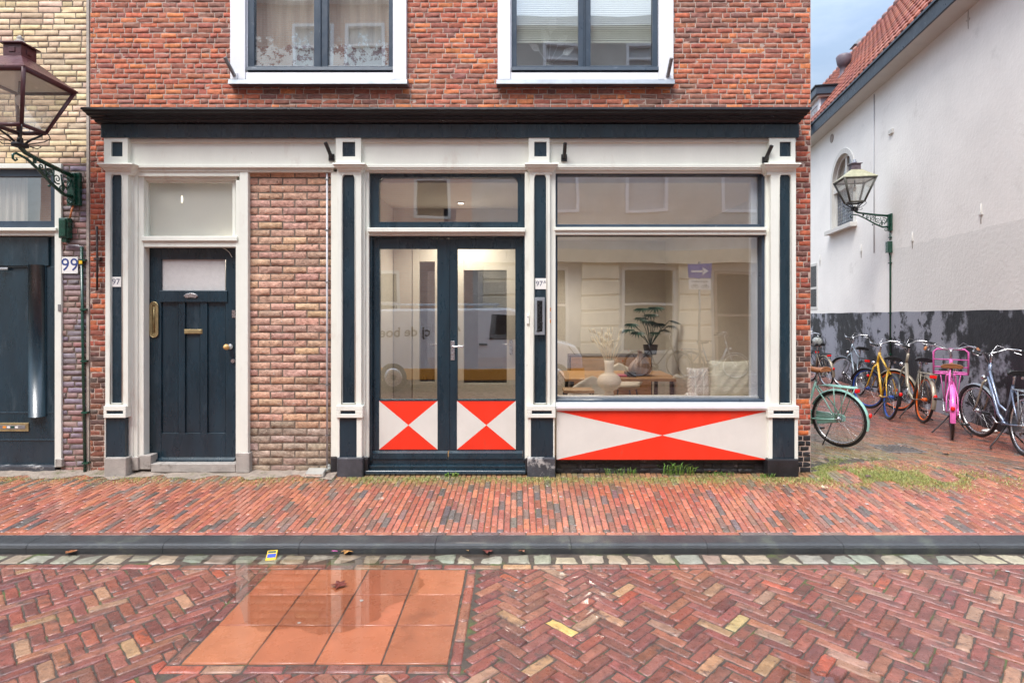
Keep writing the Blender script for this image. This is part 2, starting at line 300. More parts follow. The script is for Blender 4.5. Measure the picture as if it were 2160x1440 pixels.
# leaf pattern for the small cushion
def cush():
    m = mat('leaf_pattern_linen', (.5, .4, .34), .9, bump=.4, bscale=90); t = m.node_tree; N = t.nodes.new; lk = t.links.new; b = t.nodes['Principled BSDF']
    tc = N('ShaderNodeTexCoord'); sp = N('ShaderNodeSeparateXYZ'); lk(tc.outputs['Object'], sp.inputs[0])
    def mth(op, a, bb=None, cc=None):
        x = N('ShaderNodeMath'); x.operation = op
        for i, q in enumerate((a, bb, cc)):
            if q is None: continue
            if isinstance(q, (int, float)): x.inputs[i].default_value = q
            else: lk(q, x.inputs[i])
        return x.outputs[0]
    xx = mth('PINGPONG', mth('ADD', sp.outputs['X'], 5), .045)
    w = mth('FRACT', mth('MULTIPLY', mth('SUBTRACT', sp.outputs['Z'], mth('MULTIPLY', xx, 1.6)), 26))
    ln = mth('MAXIMUM', mth('LESS_THAN', w, .22), mth('LESS_THAN', xx, .004))
    mxx = N('ShaderNodeMix'); mxx.data_type = 'RGBA'; lk(ln, mxx.inputs[0]); mxx.inputs[6].default_value = (.58, .46, .40, 1); mxx.inputs[7].default_value = (.85, .80, .72, 1); lk(mxx.outputs[2], b.inputs['Base Color'])
cush()

# ------------------------------------------------------------------ brick generators
def pick(pal):
    c = random.choice(pal); k = rnd(.82, 1.2); return (c[0]*k, c[1]*k*rnd(.93, 1.07), c[2]*k*rnd(.93, 1.07))
def wall_bricks(mb, x0, x1, z0, z1, Y, ch, lens, pal, holes=(), joint=.010, rough=.005, prot=.0035, bond=None, palf=None, nx=None, wander=.0032):
    """courses of rough bricks facing -Y, their faces at about Y-prot"""
    z = z0; row = 0; vis0 = len(mb.v)
    while z < z1-.012:
        h = min(ch, z1-z)
        x = x0 - (rnd(0, lens[0]) if bond is None else (lens[0]*.5 if row % 2 else 0))
        while x < x1:
            Ln = random.choice(lens) if bond is None else lens[0]
            if bond is None: Ln *= rnd(.92, 1.06)
            a, b = max(x, x0), min(x+Ln, x1); x += Ln
            spans = [(a, b)]
            for (hx0, hx1, hz0, hz1) in holes:
                if z+h > hz0+.012 and z < hz1-.012:
                    ns = []
                    for (p, q) in spans:
                        if q <= hx0 or p >= hx1: ns.append((p, q)); continue
                        if p < hx0: ns.append((p, hx0))
                        if q > hx1: ns.append((hx1, q))
                    spans = ns
            for (p, q) in spans:
                if q-p < .025: continue
                j = joint/2; zz0 = z+j+rnd(-1, 1)*wander; zz1 = z+h-j+rnd(-1, 1)*wander
                mb.col = pick((palf or (lambda *_: pal))((p+q)/2, z)); mb.smooth = False
                n = max(2, int((q-p)/.035)) if nx is None else nx; m = 2; pr = prot*rnd(.6, 1.5); tilt = rnd(-.004, .004)
                rows_ = []
                eu = min(.05, .003/(q-p)); ev = .0035/h; us = [0, eu]+[eu+(1-2*eu)*i/n for i in range(1, n)]+[1-eu, 1]; vs = [0, ev, .5, 1-ev, 1]
                for jj, v in enumerate(vs):
                    r_ = []
                    for ii, u in enumerate(us):
                        e = ii in (0, len(us)-1) or jj in (0, 4)
                        xx = p+j+(q-p-2*j)*u; z_ = zz0+(zz1-zz0)*v
                        if e: yy = Y-pr*.35; xx += rnd(-1, 1)*.0012; z_ += rnd(-1, 1)*rough*.5
                        else: yy = Y-pr-rnd(-1, 1)*rough*.5-tilt*(u-.5); z_ += rnd(-1, 1)*.001
                        r_.append(mb.V((xx, yy, z_)))
                    rows_.append(r_)
                for jj in range(4):
                    for ii in range(len(us)-1):
                        mb.smooth = 0 < jj < 3 and 0 < ii < len(us)-2
                        mb.Fc(rows_[jj][ii], rows_[jj][ii+1], rows_[jj+1][ii+1], rows_[jj+1][ii])
        z += h; row += 1
    mb.smooth = False

def clip(poly, a, b, c):               # keep a*x+b*y<=c
    out = []; n = len(poly)
    for i in range(n):
        p, q = poly[i], poly[(i+1) % n]; dp = a*p[0]+b*p[1]-c; dq = a*q[0]+b*q[1]-c
        if dp <= 0: out.append(p)
        if (dp < 0 < dq) or (dq < 0 < dp):
            t = dp/(dp-dq); out.append((p[0]+t*(q[0]-p[0]), p[1]+t*(q[1]-p[1])))
    return out
def area(p): return .5*sum(p[i][0]*p[(i+1) % len(p)][1]-p[(i+1) % len(p)][0]*p[i][1] for i in range(len(p)))
def paver(mb, poly, zf, col, h=.014, jit=.0014, r1=.003, r2=.009, dz=.002, tilt=.012, seg=.05, sink=0):
    if len(poly) < 3: return
    A = area(poly)
    if A < 0: poly = poly[::-1]; A = -A
    if A < .0012: return
    pts = []
    for i in range(len(poly)):
        p, q = Vector(poly[i]), Vector(poly[(i+1) % len(poly)]); d = (q-p).length
        if d < .004: continue
        k = max(1, int(d/seg))
        for j in range(k): pts.append(p.lerp(q, j/k)+Vector((rnd(-jit, jit), rnd(-jit, jit))))
    n = len(pts)
    if n < 3: return
    c = sum(pts, Vector((0, 0)))/n; tx, ty = rnd(-tilt, tilt), rnd(-tilt, tilt); dd = rnd(-dz, dz)-sink
    nor = []
    for i in range(n):
        e1 = (pts[i]-pts[i-1]).normalized(); e2 = (pts[(i+1) % n]-pts[i]).normalized()
        nn = Vector((-e1.y-e2.y, e1.x+e2.x)); nn = nn.normalized()/max(.5, nn.length/2) if nn.length > .1 else Vector((0, 0)); nor.append(nn)
    def Z(p, off): return zf(p.x, p.y)+dd+tx*(p.x-c.x)+ty*(p.y-c.y)+off
    mb.col = col; mb.smooth = True
    A0 = [mb.V((*p, Z(p, -h))) for p in pts]
    P1 = [p+nor[i]*r1 for i, p in enumerate(pts)]; A1 = [mb.V((*p, Z(p, -.0045))) for p in P1]
    P2 = [p+nor[i]*r2*rnd(.8, 1.3) for i, p in enumerate(pts)]; A2 = [mb.V((*p, Z(p, rnd(-.0008, .0004)))) for p in P2]
    for i in range(n):
        k = (i+1) % n; mb.Fc(A0[i], A0[k], A1[k], A1[i]); mb.Fc(A1[i], A1[k], A2[k], A2[i])
    mb.smooth = False; mb.Fc(*A2)

# ------------------------------------------------------------------ ground, road, gutter, kerb, pavement
ZR = -.11                               # road level
KY0, KY1 = 4.105, 4.262                 # kerb front and back
g = MB(); g.poly([(-150, -150, -.16), (150, -150, -.16), (150, 150, -.16), (-150, 150, -.16)]); g.build('ground', 'earth', kind='structure')
g = MB(); g.box(-30, 30, -1.6, 1.2, -.158, ZR-.004); g.build('far_road', 'far_paving', kind='structure')
g = MB(); g.box(-30, 30, -3.6, -1.6, -.158, -.05); g.build('opposite_pavement', 'far_paving', kind='structure')
TX0, TX1, TY0, TY1 = -1.69, -.345, 2.81, 3.845   # big tile patch
BW = .068
bx0, bx1, by0, by1 = TX0-BW-.004, TX1+BW+.004, TY0-BW-.004, TY1+.004
rp_ = [(.33, .10, .075), (.29, .095, .08), (.26, .09, .08), (.32, .12, .09), (.21, .075, .07), (.36, .14, .10), (.29, .12, .10), (.31, .10, .085)]
rp2 = [(.42, .085, .045), (.40, .25, .12), (.30, .18, .11)]
def roadcol():
    u = random.random()
    if u < .075: return pick([(.36, .20, .11), (.30, .17, .11)])
    if u < .09: return pick([(.36, .09, .05)])
    c = pick(rp_); return (c[0]*.76, c[1]*.78, c[2]*.68)
zr = lambda x, y: ZR
road = MB(); n = 3; cw = .0675; ca, sa = math.cos(R(45)), math.sin(R(45)); edge = 3.858
def road_piece(cells):
    pl = []
    for (a, b) in cells: pl.append((.35+(a*ca-b*sa)*cw, 3.0+(a*sa+b*ca)*cw))
    cx = sum(p[0] for p in pl)/4; cy = sum(p[1] for p in pl)/4
    if not (-6.4 < cx < 6.6 and 1.15 < cy < 4.0): return
    j = .0035; cc = Vector((cx, cy)); pl = [tuple(cc+(Vector(p)-cc)*(1-j/ (Vector(p)-cc).length*1.2)) for p in pl]
    pl = clip(pl, 0, 1, edge-.003)
    if cx > bx0-.12 and cx < bx1+.12 and cy > by0-.12:
        if len(pl) < 3: return
        d = {'l': bx0-cx, 'r': cx-bx1, 'b': by0-cy}; k = max(d, key=d.get)
        if max(d.values()) < -.04 and cy < 4: return
        pl = clip(pl, 1, 0, bx0-.003) if k == 'l' else (clip(pl, -1, 0, -bx1-.003) if k == 'r' else clip(pl, 0, 1, by0-.003))
    rc = roadcol()
    for (yx, yy_, rr_) in ((.276, 3.10, .052), (3.33, 3.80, .052), (1.26, 3.156, .045)):
        if math.hypot(cx-yx, cy-yy_) < rr_: rc = (.62, .40, .13) if yx != 1.26 else (.42, .31, .14)
    paver(road, pl, zr, rc, jit=.0032, r1=.003, r2=.009, dz=.003, tilt=.03, seg=.03)
for i in range(-95, 96):
    for j in range(-95, 96):
        if (i-j) % (2*n) == 0: road_piece([(i, j), (i+n, j), (i+n, j+1), (i, j+1)])
        if (i-j+1) % (2*n) == 0: road_piece([(i, j), (i+1, j), (i+1, j+n), (i, j+n)])
x = -6.4
while x < 6.6:                          # stretcher row along the setts
    l = rnd(.195, .21); paver(road, [(x+.004, edge+.003), (x+l-.004, edge+.003), (x+l-.004, 3.925), (x+.004, 3.925)], zr, roadcol(), jit=.0025, r1=.004, r2=.011, dz=.003, tilt=.02); x += l
def row(xa, xb, ya, yb, al):
    t = xa if al == 'x' else ya; e = xb if al == 'x' else yb
    while t < e-.03:
        l = min(rnd(.195, .208), e-t)
        q = [(t+.003, ya+.003), (t+l-.003, ya+.003), (t+l-.003, yb-.003), (t+.003, yb-.003)] if al == 'x' else [(xa+.003, t+.003), (xb-.003, t+.003), (xb-.003, t+l-.003), (xa+.003, t+l-.003)]
        paver(road, q, zr, roadcol(), jit=.002, r1=.004, r2=.011, dz=.002, tilt=.015); t += l
row(bx0, bx1, by0, TY0-.004, 'x'); row(TX1+.004, bx1, TY0, edge, 'y'); row(bx0, TX0-.004, TY0, edge, 'y')
road.box(-30, 30, 1.1, KY0, -.158, ZR-.0078)
for fi in range(len(road.m)-6, len(road.m)): road.m[fi] = 1
road.build('road', ['road_paver', 'joint_sand'], kind='structure')
tl = MB()
for i in range(4):
    for j in range(3):
        w, h = (TX1-TX0)/4, (TY1-TY0)/3; a, b = TX0+i*w, TY0+j*h
        paver(tl, [(a+.003, b+.003), (a+w-.003, b+.003), (a+w-.003, b+h-.003), (a+.003, b+h-.003)], zr, pick([(.38, .13, .062), (.35, .115, .055)]), jit=.0004, r1=.002, r2=.004, dz=.0012, tilt=.003, seg=.2)
tl.build('road_tiles', 'terracotta_tile', kind='structure')
# setts in the gutter
gs = MB(); x = -6.4
while x < 6.6:
    l = rnd(.15, .20); c = pick([(.33, .28, .20), (.27, .26, .20), (.36, .30, .21), (.25, .26, .20), (.35, .26, .18), (.29, .27, .21)])
    k = .012; ya, yb = 3.935, KY0-.008
    q = [(x+rnd(.003, .012), ya+rnd(0, .008)), (x+l-rnd(.003, .012), ya+rnd(0, .008)), (x+l-rnd(.003, .009), yb-rnd(0, .006)), (x+rnd(.003, .009), yb-rnd(0, .006))]
    paver(gs, q, lambda x_, y_: ZR-.004, c, h=.02, jit=.007, r1=.007, r2=.022, dz=.003, tilt=.06, seg=.032); x += l
gs.build('gutter', 'granite_sett', kind='structure')
# kerb blocks
kb = MB(); x = -7.6
while x < 12:
    l = 1.0; prof = [(KY1, -.16), (KY0, -.16), (KY0-.002, -.075), (KY0+.006, -.058), (KY0+.02, -.048), (KY0+.04, -.0445), (KY1, -.040)]
    kb.profx(prof, x+.0015, x+l-.0015); x += l
kb.build('kerb', 'kerb_stone', kind='structure')
# pavement of narrow bricks
def zp(x, y): return -.040+max(0, min(1, (y-4.27)/1.5))*.040
pp = [(.40, .135, .08), (.37, .125, .076), (.34, .11, .07), (.38, .145, .09), (.31, .105, .07), (.27, .105, .075)]
pd = [(.16, .11, .09), (.19, .115, .09), (.13, .105, .095), (.23, .115, .085)]
def pavecol(x, y, mossy=0):
    c = pick(pd) if random.random() < .20 else pick(pp)
    k = max(0, min(1, (y-5.25)/.4))*(.75 if x > -1.8 else .4) if x < 3.1 else mossy
    k *= rnd(.5, 1.1); m = (.20, .18, .075)
    return tuple(c[i]*(1-k)+m[i]*k for i in range(3))
def warp(x, y):
    a = max(0, min(1, (x-.1)/1.6))*.135
    if x < -1.2: a = max(-.03, (x+1.2)*.02)
    return x+(y-4.3)*a
pv = MB(); w = .0515; x = -6.9
y0 = 4.322; i = 0
while x < 9.6:
    y = y0-(0, .1, .05, .14)[i % 4]-rnd(0, .015)
    yend = 5.82 if x < 2.95 else 6.05+.25*math.sin(x*2)
    while y < yend:
        a, b = max(y, y0), min(y+.2, yend); y += .2
        if b-a < .03: continue
        q = [(warp(x+.0022, a), a+.002), (warp(x+w-.0022, a), a+.002), (warp(x+w-.0022, b), b-.002), (warp(x+.0022, b), b-.002)]
        ym = (a+b)/2
        paver(pv, q, zp, pavecol(x, ym, .35*max(0, 1-abs(x-3.9)/1.3) if ym > 5.3 else 0), h=.010, jit=.0012, r1=.002, r2=.005, dz=.0016, tilt=.012, seg=.09)
    x += w; i += 1
x = -6.9
while x < 12:
    l = .205; paver(pv, [(x+.003, KY1+.003), (x+l-.003, KY1+.003), (x+l-.003, 4.318), (x+.003, 4.318)], zp, pavecol(x, 4.3), h=.01, r1=.002, r2=.005, dz=.001); x += l
b0 = len(pv.m); pv.profx([(KY1, -.159), (KY1, -.0475), (5.77, -.0075), (8, -.0075), (8, -.159)], -30, 30)
for fi in range(b0, len(pv.m)): pv.m[fi] = 1
pv.build('pavement', ['paver', 'joint_sand'], kind='structure')
# alley: same bricks, laid askew
WD = Vector((.186, .983)).normalized(); W0 = Vector((6.71, 7.73))      # white wall line in plan
def wallx(y): return W0.x+(y-W0.y)*WD.x/WD.y
GR = (4.40, 4.88, 6.62, 7.02)
al = MB(); du = Vector((.60, -.80)); dv = Vector((.80, .60)); O2 = Vector((3.0, 6.0)); i = 0
for iv in range(-90, 190):
    off = (0, .1, .05, .15)[iv % 4]
    for iu in range(-75, 55):
        p = O2+du*(iu*.2+off)+dv*(iv*w); q = p+du*.1+dv*w*.5
        if not (5.95 < q.y < 15.5 and q.x > 3.02 and q.x < wallx(q.y)+.05): continue
        if q.y < 6.15+.25*math.sin(q.x*2): continue
        if GR[0] < q.x < GR[1] and GR[2] < q.y < GR[3]: continue
        pl = [tuple(p+du*.002+dv*.002), tuple(p+du*.198+dv*.002), tuple(p+du*.198+dv*(w-.002)), tuple(p+du*.002+dv*(w-.002))]
        c = pavecol(4, 5); ms = max(0, min(.7, 1.1-(q-Vector((3.3, 6.4))).length*.42)); k = ms*rnd(.6, 1.2); mm_ = (.20, .18, .09); c = tuple(c[t]*.72*(1-k)+mm_[t]*k for t in range(3))
        paver(al, pl, lambda *_: 0.0, c, h=.009, jit=.001, r1=.002, r2=.005, dz=.0016, tilt=.012, seg=.2)
b0 = len(al.m); al.box(-30, 30, 8.001, 60, -.158, -.0078)
for fi in range(b0, len(al.m)): al.m[fi] = 1
al.build('alley_paving', ['paver', 'joint_sand'], kind='structure')
# shallow puddle standing over the tiles and along the gutter
pu = MB(); pts = []
prof = [(-1.98, 3.90), (-1.86, 3.72), (-1.80, 3.50), (-1.66, 3.36), (-1.55, 3.17), (-1.40, 3.09), (-1.22, 3.13), (-1.12, 3.06), (-.92, 3.10), (-.80, 3.20), (-.78, 3.34), (-.66, 3.45), (-.60, 3.62), (-.66, 3.78), (-.72, 3.90), (-.60, 3.97), (-.2, 4.0), (-.2, 4.10), (-2.9, 4.10), (-2.9, 4.01), (-2.3, 3.98)]
for i in range(len(prof)):
    a, b = Vector(prof[i]), Vector(prof[(i+1) % len(prof)])
    for k in range(5):
        q = a.lerp(b, k/5); pts.append((q.x+rnd(-.012, .012), min(4.103, q.y+rnd(-.012, .012)), ZR+.0030))
pu.poly(pts); pu.build('puddle', 'water', kind='structure')
pu = MB(); pts = []
for k in range(40):
    a = 6.283*k/40; r = 1+.22*math.sin(3*a+1)+.12*math.sin(7*a)+rnd(-.05, .05); pts.append((1.50+.24*r*math.cos(a), 2.62+.16*r*math.sin(a), ZR+.0012))
pu.poly(pts); pu.build('puddle', 'water', kind='structure')
# drain grate
d = MB(); X0, X1, Y0_, Y1_ = GR; d.box(X0, X1, Y0_, Y0_+.03, -.02, .002); d.box(X0, X1, Y1_-.03, Y1_, -.02, .002); d.box(X0, X0+.03, Y0_+.03, Y1_-.03, -.02, .002); d.box(X1-.03, X1, Y0_+.03, Y1_-.03, -.02, .002)
for k in range(9): xx = X0+.05+k*.043; d.box(xx, xx+.018, Y0_+.03, Y1_-.03, -.02, .0)
mat('wet_iron', (.17, .155, .15), .35, var=.2)
tag(d.build('drain_grate', 'wet_iron'), 'dark cast iron drain grate set in the alley bricks in front of the bicycles', 'drain grate')

# ------------------------------------------------------------------ house 97 (red brick house with shop front)
YB = 5.80                                # brick face
HXL, HXR = FX(190, YB), FX(1710, YB)
house = tag(empty('brick_house', (HXL/2+HXR/2, 8.8, 0)), 'red brick house with a cream and dark blue wooden shop front', 'house')
HTOP = 6.4
def B(px, py, Y): return FX(px, Y), FZ(py, Y)
wl = (FX(485, 5.76), FX(857, 5.76)); wr = (FX(1050, 5.76), FX(1421, 5.76)); wz = FZ(170, 5.76); WTOP = 6.05
red_up = [(.46, .13, .065), (.42, .115, .06), (.38, .105, .06), (.35, .10, .06), (.31, .10, .065), (.54, .17, .065), (.28, .11, .08), (.42, .14, .08), (.36, .12, .07)]
red_low = [(.42, .10, .05), (.34, .08, .045), (.28, .075, .045), (.22, .07, .05), (.46, .13, .06), (.16, .07, .055)]
dark_low = [(.10, .06, .05), (.15, .07, .05), (.085, .06, .055), (.22, .08, .05)]
tar = [(.018, .017, .019), (.026, .024, .027), (.014, .013, .015)]
def pal_up(x, z):
    u = math.sin(x*1.7+2)+math.sin(z*3+x)+rnd(-1, 1)
    return red_up if u > -.6 else [(.30, .10, .06), (.22, .095, .07), (.26, .11, .08), (.34, .12, .07)]
def pal_side(x, z):
    if x > 0: return tar if z < .33 else (red_low+[(.5, .14, .04)] if z < .75 else (dark_low if z < 1.35+rnd(-.2, .2) else red_low))
    return dark_low if z < 1.1+rnd(-.25, .25) else red_low
m = MB(); hol = [(wl[0], wl[1], wz, WTOP), (wr[0], wr[1], wz, WTOP)]
wall_bricks(m, HXL, HXR, 3.60, 5.75, YB, .0527, [.172, .172, .086, .165], None, hol, joint=.009, palf=pal_up)
zz = 3.60
for (a, b) in ((HXL, FX(226, YB)), (FX(1676, YB), HXR)):
    wall_bricks(m, a, b, .0, 3.60, YB, .0545, [.172, .09, .165], None, (), joint=.009, palf=pal_side, rough=.006)
m.build('wall', 'old_red_brick', house)
m = MB()                                 # mortar backing with openings
T = YB+.24
for (a, b, c, dd) in ((HXL, wl[0], 3.45, 5.75), (wl[1], wr[0], 3.45, 5.75), (wr[1], HXR, 3.45, 5.75), (wl[0], wl[1], 3.45, wz), (wr[0], wr[1], 3.45, wz), (HXL, FX(228, YB), 0, 3.45), (FX(1674, YB), HXR, 0, 3.45)):
    m.box(a, b, YB, T, c, dd)
m.build('mortar_bed', 'lime_mortar', house)
m = MB()                                 # side walls, wall above, roof
m.box(HXL, wl[0], YB-.004, T, 5.75, 6.7); m.box(wl[1], wr[0], YB-.004, T, 5.75, 6.7); m.box(wr[1], HXR, YB-.004, T, 5.75, 6.7)
m.box(wl[0], wl[1], YB-.004, T, WTOP, 6.7); m.box(wr[0], wr[1], YB-.004, T, WTOP, 6.7)
m.build('wall', 'upper_brick_sheet', house)
m = MB(); m.box(HXR-.22, HXR-.002, T, 12, 0, 6.7); m.box(HXL, HXL+.2, T, 12, 0, 6.7); m.box(HXL+.2, HXR-.22, 11.8, 12, 0, 6.7); m.build('side_wall', 'upper_brick_sheet', house)
m = MB(); m.extrude([(HXL-.05, 5.6, 6.7), (HXL-.05, 8.9, 9.6), (HXL-.05, 12.2, 6.7)], (HXR-HXL+.1, 0, 0)); m.build('roof', 'lead', house)

# cornice and dark frieze board
m = MB(); prof = [(5.80, 3.715), (5.50, 3.672), (5.497, 3.650), (5.512, 3.648), (5.520, 3.636), (5.545, 3.628), (5.555, 3.612), (5.585, 3.606), (5.592, 3.592), (5.618, 3.588), (5.630, 3.570), (5.655, 3.562), (5.80, 3.555)]
e0 = [FX(170, 5.5)+(p[0]-5.5)*.35 if p[0] < 5.7 else FX(205, 5.7) for p in prof]; e1 = [FX(1712, 5.5)-(p[0]-5.5)*.35 if p[0] < 5.7 else FX(1690, 5.7) for p in prof]
m.profx(prof[::-1], e0[::-1], e1[::-1]); m.build('cornice', 'black_paint', house)
m = MB(); m.box(FX(212, 5.66), FX(1686, 5.66), 5.662, 5.80, FZ(290, 5.66), 3.560); m.build('frieze_board', 'dark_blue_paint', house, bev=.004)
m = MB(); m.box(FX(218, 5.7), FX(1680, 5.7), 5.705, 5.80, FZ(300, 5.7), FZ(289, 5.7)); m.box(FX(222, 5.72), FX(1676, 5.72), 5.725, 5.80, FZ(349, 5.72), FZ(300, 5.72)+.002)
m.box(FX(222, 5.7), FX(1676, 5.7), 5.710, 5.80, FZ(353, 5.7), FZ(347, 5.7)); m.build('fascia_board', 'cream_paint', house, bev=.003)

# pilasters
def arch_poly(x0, x1, z0, z1, Y, n=12):
    r = (x1-x0)/2; return [(x0, Y, z0), (x1, Y, z0)]+[((x0+x1)/2+r*math.cos(math.pi*i/n), Y, z1-r+r*math.sin(math.pi*i/n)) for i in range(n+1)]
def ring_from(poly, inner, Y0, dy, mb):    # framed recess: ring between outer poly & inner poly (same length)
    n = len(poly); A = [mb.V(p) for p in poly]; Bq = [mb.V(p) for p in inner]; C = [mb.V((p[0], p[1]+dy, p[2])) for p in inner]
    for i in range(n):
        k = (i+1) % n; mb.Fc(A[i], A[k], Bq[k], Bq[i]); mb.Fc(Bq[i], Bq[k], C[k], C[i])
pils = [(222, 270, 234, 257, 965, 'plinth_concrete', 218, 265, 222, 262, 205, 280),
        (711, 762, 722, 748, 965, 'blue_stone', 709, 765, 716, 752, 701, 770),
        (1118, 1160, 1127, 1152, 965, 'blue_stone', 1112, 1172, 1120, 1167, 1107, 1178),
        (1626, 1679, 1645, 1668, 968, 'black_plinth', 1620, 1686, 1630, 1677, 1611, 1690)]
for (a, b, i0, i1, zb, pm, c0, c1, d0, d1, k0, k1) in pils:
    Y = 5.68; x0, x1 = FX(a, Y), FX(b, Y); px0, px1 = FX(i0, Y), FX(i1, Y)
    zt, zb1 = FZ(352, Y), FZ(858, Y); pt, pb = FZ(365, Y), FZ(850, Y)
    m = MB()
    # shaft as frame strips around the arched recess
    ap = arch_poly(px0, px1, pb, pt, Y); n = len(ap); sx = lambda p: p
    out = []
    for (x, y, z) in ap:
        if z <= pb+.001: out.append((x0 if x < (px0+px1)/2 else x1, Y, zb1))
        else:
            fr = (x-(px0+px1)/2)/((px1-px0)/2)
            if abs(fr) > .72: out.append((x0 if fr < 0 else x1, Y, z if z < pt-.1 else zt-(pt-z)*.2))
            else: out.append(((x0+x1)/2+fr/.72*(x1-x0)/2, Y, zt))
    ring_from(out, ap, Y, .022, m)
    m.box(x0, x1, Y+.004, 5.79, zb1, zt) if False else None
    m.box(x0, x0+.004, Y+.001, 5.79, zb1, zt); m.box(x1-.004, x1, Y+.001, 5.79, zb1, zt)
    # thin bead round the recess
    m.tube([(p[0]*1.0+((px0+px1)/2-p[0])*-.10, Y-.002, p[2]+(.006 if p[2] > pb+.01 else -.008)) for p in ap], .005, 5, closed=True)
    # upper block
    u0, u1 = FX(a-3, 5.67), FX(b-1, 5.67); q0, q1 = FX(i0, 5.67), FX(i1+1, 5.67); t0, t1 = FZ(330, 5.67), FZ(299, 5.67); z0, z1 = FZ(346, 5.67), FZ(290.5, 5.67)
    m.box(u0, q0, 5.672, 5.79, z0, z1); m.box(q1, u1, 5.672, 5.79, z0, z1); m.box(q0, q1, 5.672, 5.79, z0, t0); m.box(q0, q1, 5.672, 5.79, t1, z1)
    pil = m.build('pilaster', 'cream_paint', house, bev=.0)
    m = MB(); m.extrude(arch_poly(px0, px1, pb, pt, Y+.020), (0, .03, 0)); m.box(q0, q1, 5.690, 5.78, t0, t1); m.build('dark_panel', 'dark_blue_paint', pil)
    # capital (moulded, projecting)
    m = MB(); Z0, Z1 = FZ(364, 5.64), FZ(345, 5.64); c_0, c_1 = FX(k0, 5.62), FX(k1, 5.62)
    pr = [(5.79, Z1), (5.615, Z1), (5.612, Z1-.012), (5.622, Z1-.020), (5.628, Z1-.034), (5.650, Z1-.048), (5.655, Z1-.062), (5.674, Z1-.072), (5.678, Z0-.012), (5.79, Z0-.012)]
    inn = [(p[0]-5.612)*.95 for p in pr]; inn[0] = 0; inn[-1] = inn[-2]
    m.profx(pr[::-1], [c_0+v for v in inn][::-1], [c_1-v for v in inn][::-1]); m.build('capital', 'cream_paint', pil)
    # pedestal
    m = MB(); Yp = 5.655; e0_, e1_ = FX(c0, Yp), FX(c1, Yp); za, zb_ = FZ(881, Yp), FZ(856, Yp); s0, s1 = FX(d0+2, Yp), FX(d1-3, Yp); sz0, sz1 = FZ(873, Yp), FZ(866, Yp)
    m.box(e0_, e1_, Yp, 5.79, sz1, zb_); m.box(e0_, e1_, Yp, 5.79, za, sz0); m.box(e0_, s0, Yp, 5.79, sz0, sz1); m.box(s1, e1_, Yp, 5.79, sz0, sz1)
    g0, g1 = FX(c0+2, 5.67), FX(c1-2, 5.67); n0, n1 = FX(d0, 5.67), FX(d1, 5.67); zl = FZ(zb, 5.67)
    if n0-g0 > .006: m.box(g0, n0, 5.672, 5.79, zl, za)
    if g1-n1 > .006: m.box(n1, g1, 5.672, 5.79, zl, za)
    m.build('pedestal', 'cream_paint', pil, bev=.004)
    m = MB(); m.box(s0, s1, Yp+.012, 5.75, sz0, sz1); m.box(n0, n1, 5.682, 5.78, zl, za); m.build('dark_panel', 'dark_blue_paint', pil)
    m = MB(); o_ = .5 if pm != 'plinth_concrete' else 0
    m.box(FX(c0+o_, 5.64), FX(c1+(-o_ if pm != 'black_plinth' else 0), 5.64), 5.645, 5.79, -.02, FZ(zb+.3, 5.645)); m.build('plinth', pm, pil, bev=.012)

# white board behind / casings between pilasters
def box_px(mb, p0, p1, q0, q1, Y, yb, zadd=0): mb.box(FX(p0, Y), FX(p1, Y), Y, yb, FZ(q1, Y), FZ(q0, Y))
m = MB(); Y = 5.735
box_px(m, 262, 280, 353, 966, Y, 5.80); box_px(m, 278, 523, 353, 362, Y, 5.80); box_px(m, 280, 290, 362, 966, 5.748, 5.80); box_px(m, 290, 303, 370, 966, 5.765, 5.86)
box_px(m, 290, 505, 362, 372, 5.748, 5.86); box_px(m, 303, 500, 371, 380, 5.785, 5.86)
box_px(m, 497, 506, 380, 966, 5.765, 5.86); box_px(m, 505, 523, 362, 966, 5.742, 5.86)
box_px(m, 297, 500, 498, 508, 5.748, 5.86); box_px(m, 299, 500, 508, 521, 5.770, 5.88)
m.build('door_casing', 'cream_paint', house, bev=.005)
m = MB(); box_px(m, 521, 703, 350, 363, 5.742, 5.83); box_px(m, 698, 712, 362, 963, 5.748, 5.83); m.build('corner_casing', 'cream_paint', house, bev=.004)
m = MB(); box_px(m, 761, 770, 353, 965, 5.722, 5.83); box_px(m, 769, 778, 362, 968, 5.745, 5.85); box_px(m, 764, 1118, 350, 358, 5.72, 5.83); box_px(m, 768, 1112, 357, 364, 5.745, 5.86)
box_px(m, 1107, 1119, 362, 968, 5.735, 5.86); box_px(m, 775, 1108, 480, 489, 5.71, 5.86); box_px(m, 777, 1107, 489, 497, 5.745, 5.87)
m.build('door_casing', 'cream_paint', house, bev=.004)
m = MB(); box_px(m, 1159, 1172, 353, 862, 5.715, 5.86); box_px(m, 1615, 1627, 362, 965, 5.735, 5.86); box_px(m, 1160, 1627, 350, 358, 5.72, 5.83); box_px(m, 1168, 1620, 357, 365, 5.745, 5.87)
box_px(m, 1170, 1618, 479, 486, 5.70, 5.88); box_px(m, 1171, 1616, 486, 495, 5.72, 5.88); m.build('window_casing', 'cream_paint', house, bev=.004)
m = MB(); prof = [(5.88, FZ(848, 5.74)), (5.74, FZ(848.5, 5.74)), (5.675, FZ(855, 5.68)), (5.675, FZ(861, 5.68)), (5.69, FZ(866, 5.69)), (5.88, FZ(866, 5.69))]
m.profx(prof[::-1], FX(1173, 5.70), FX(1620, 5.70)); m.build('window_sill', 'window_white', house, bev=.003)
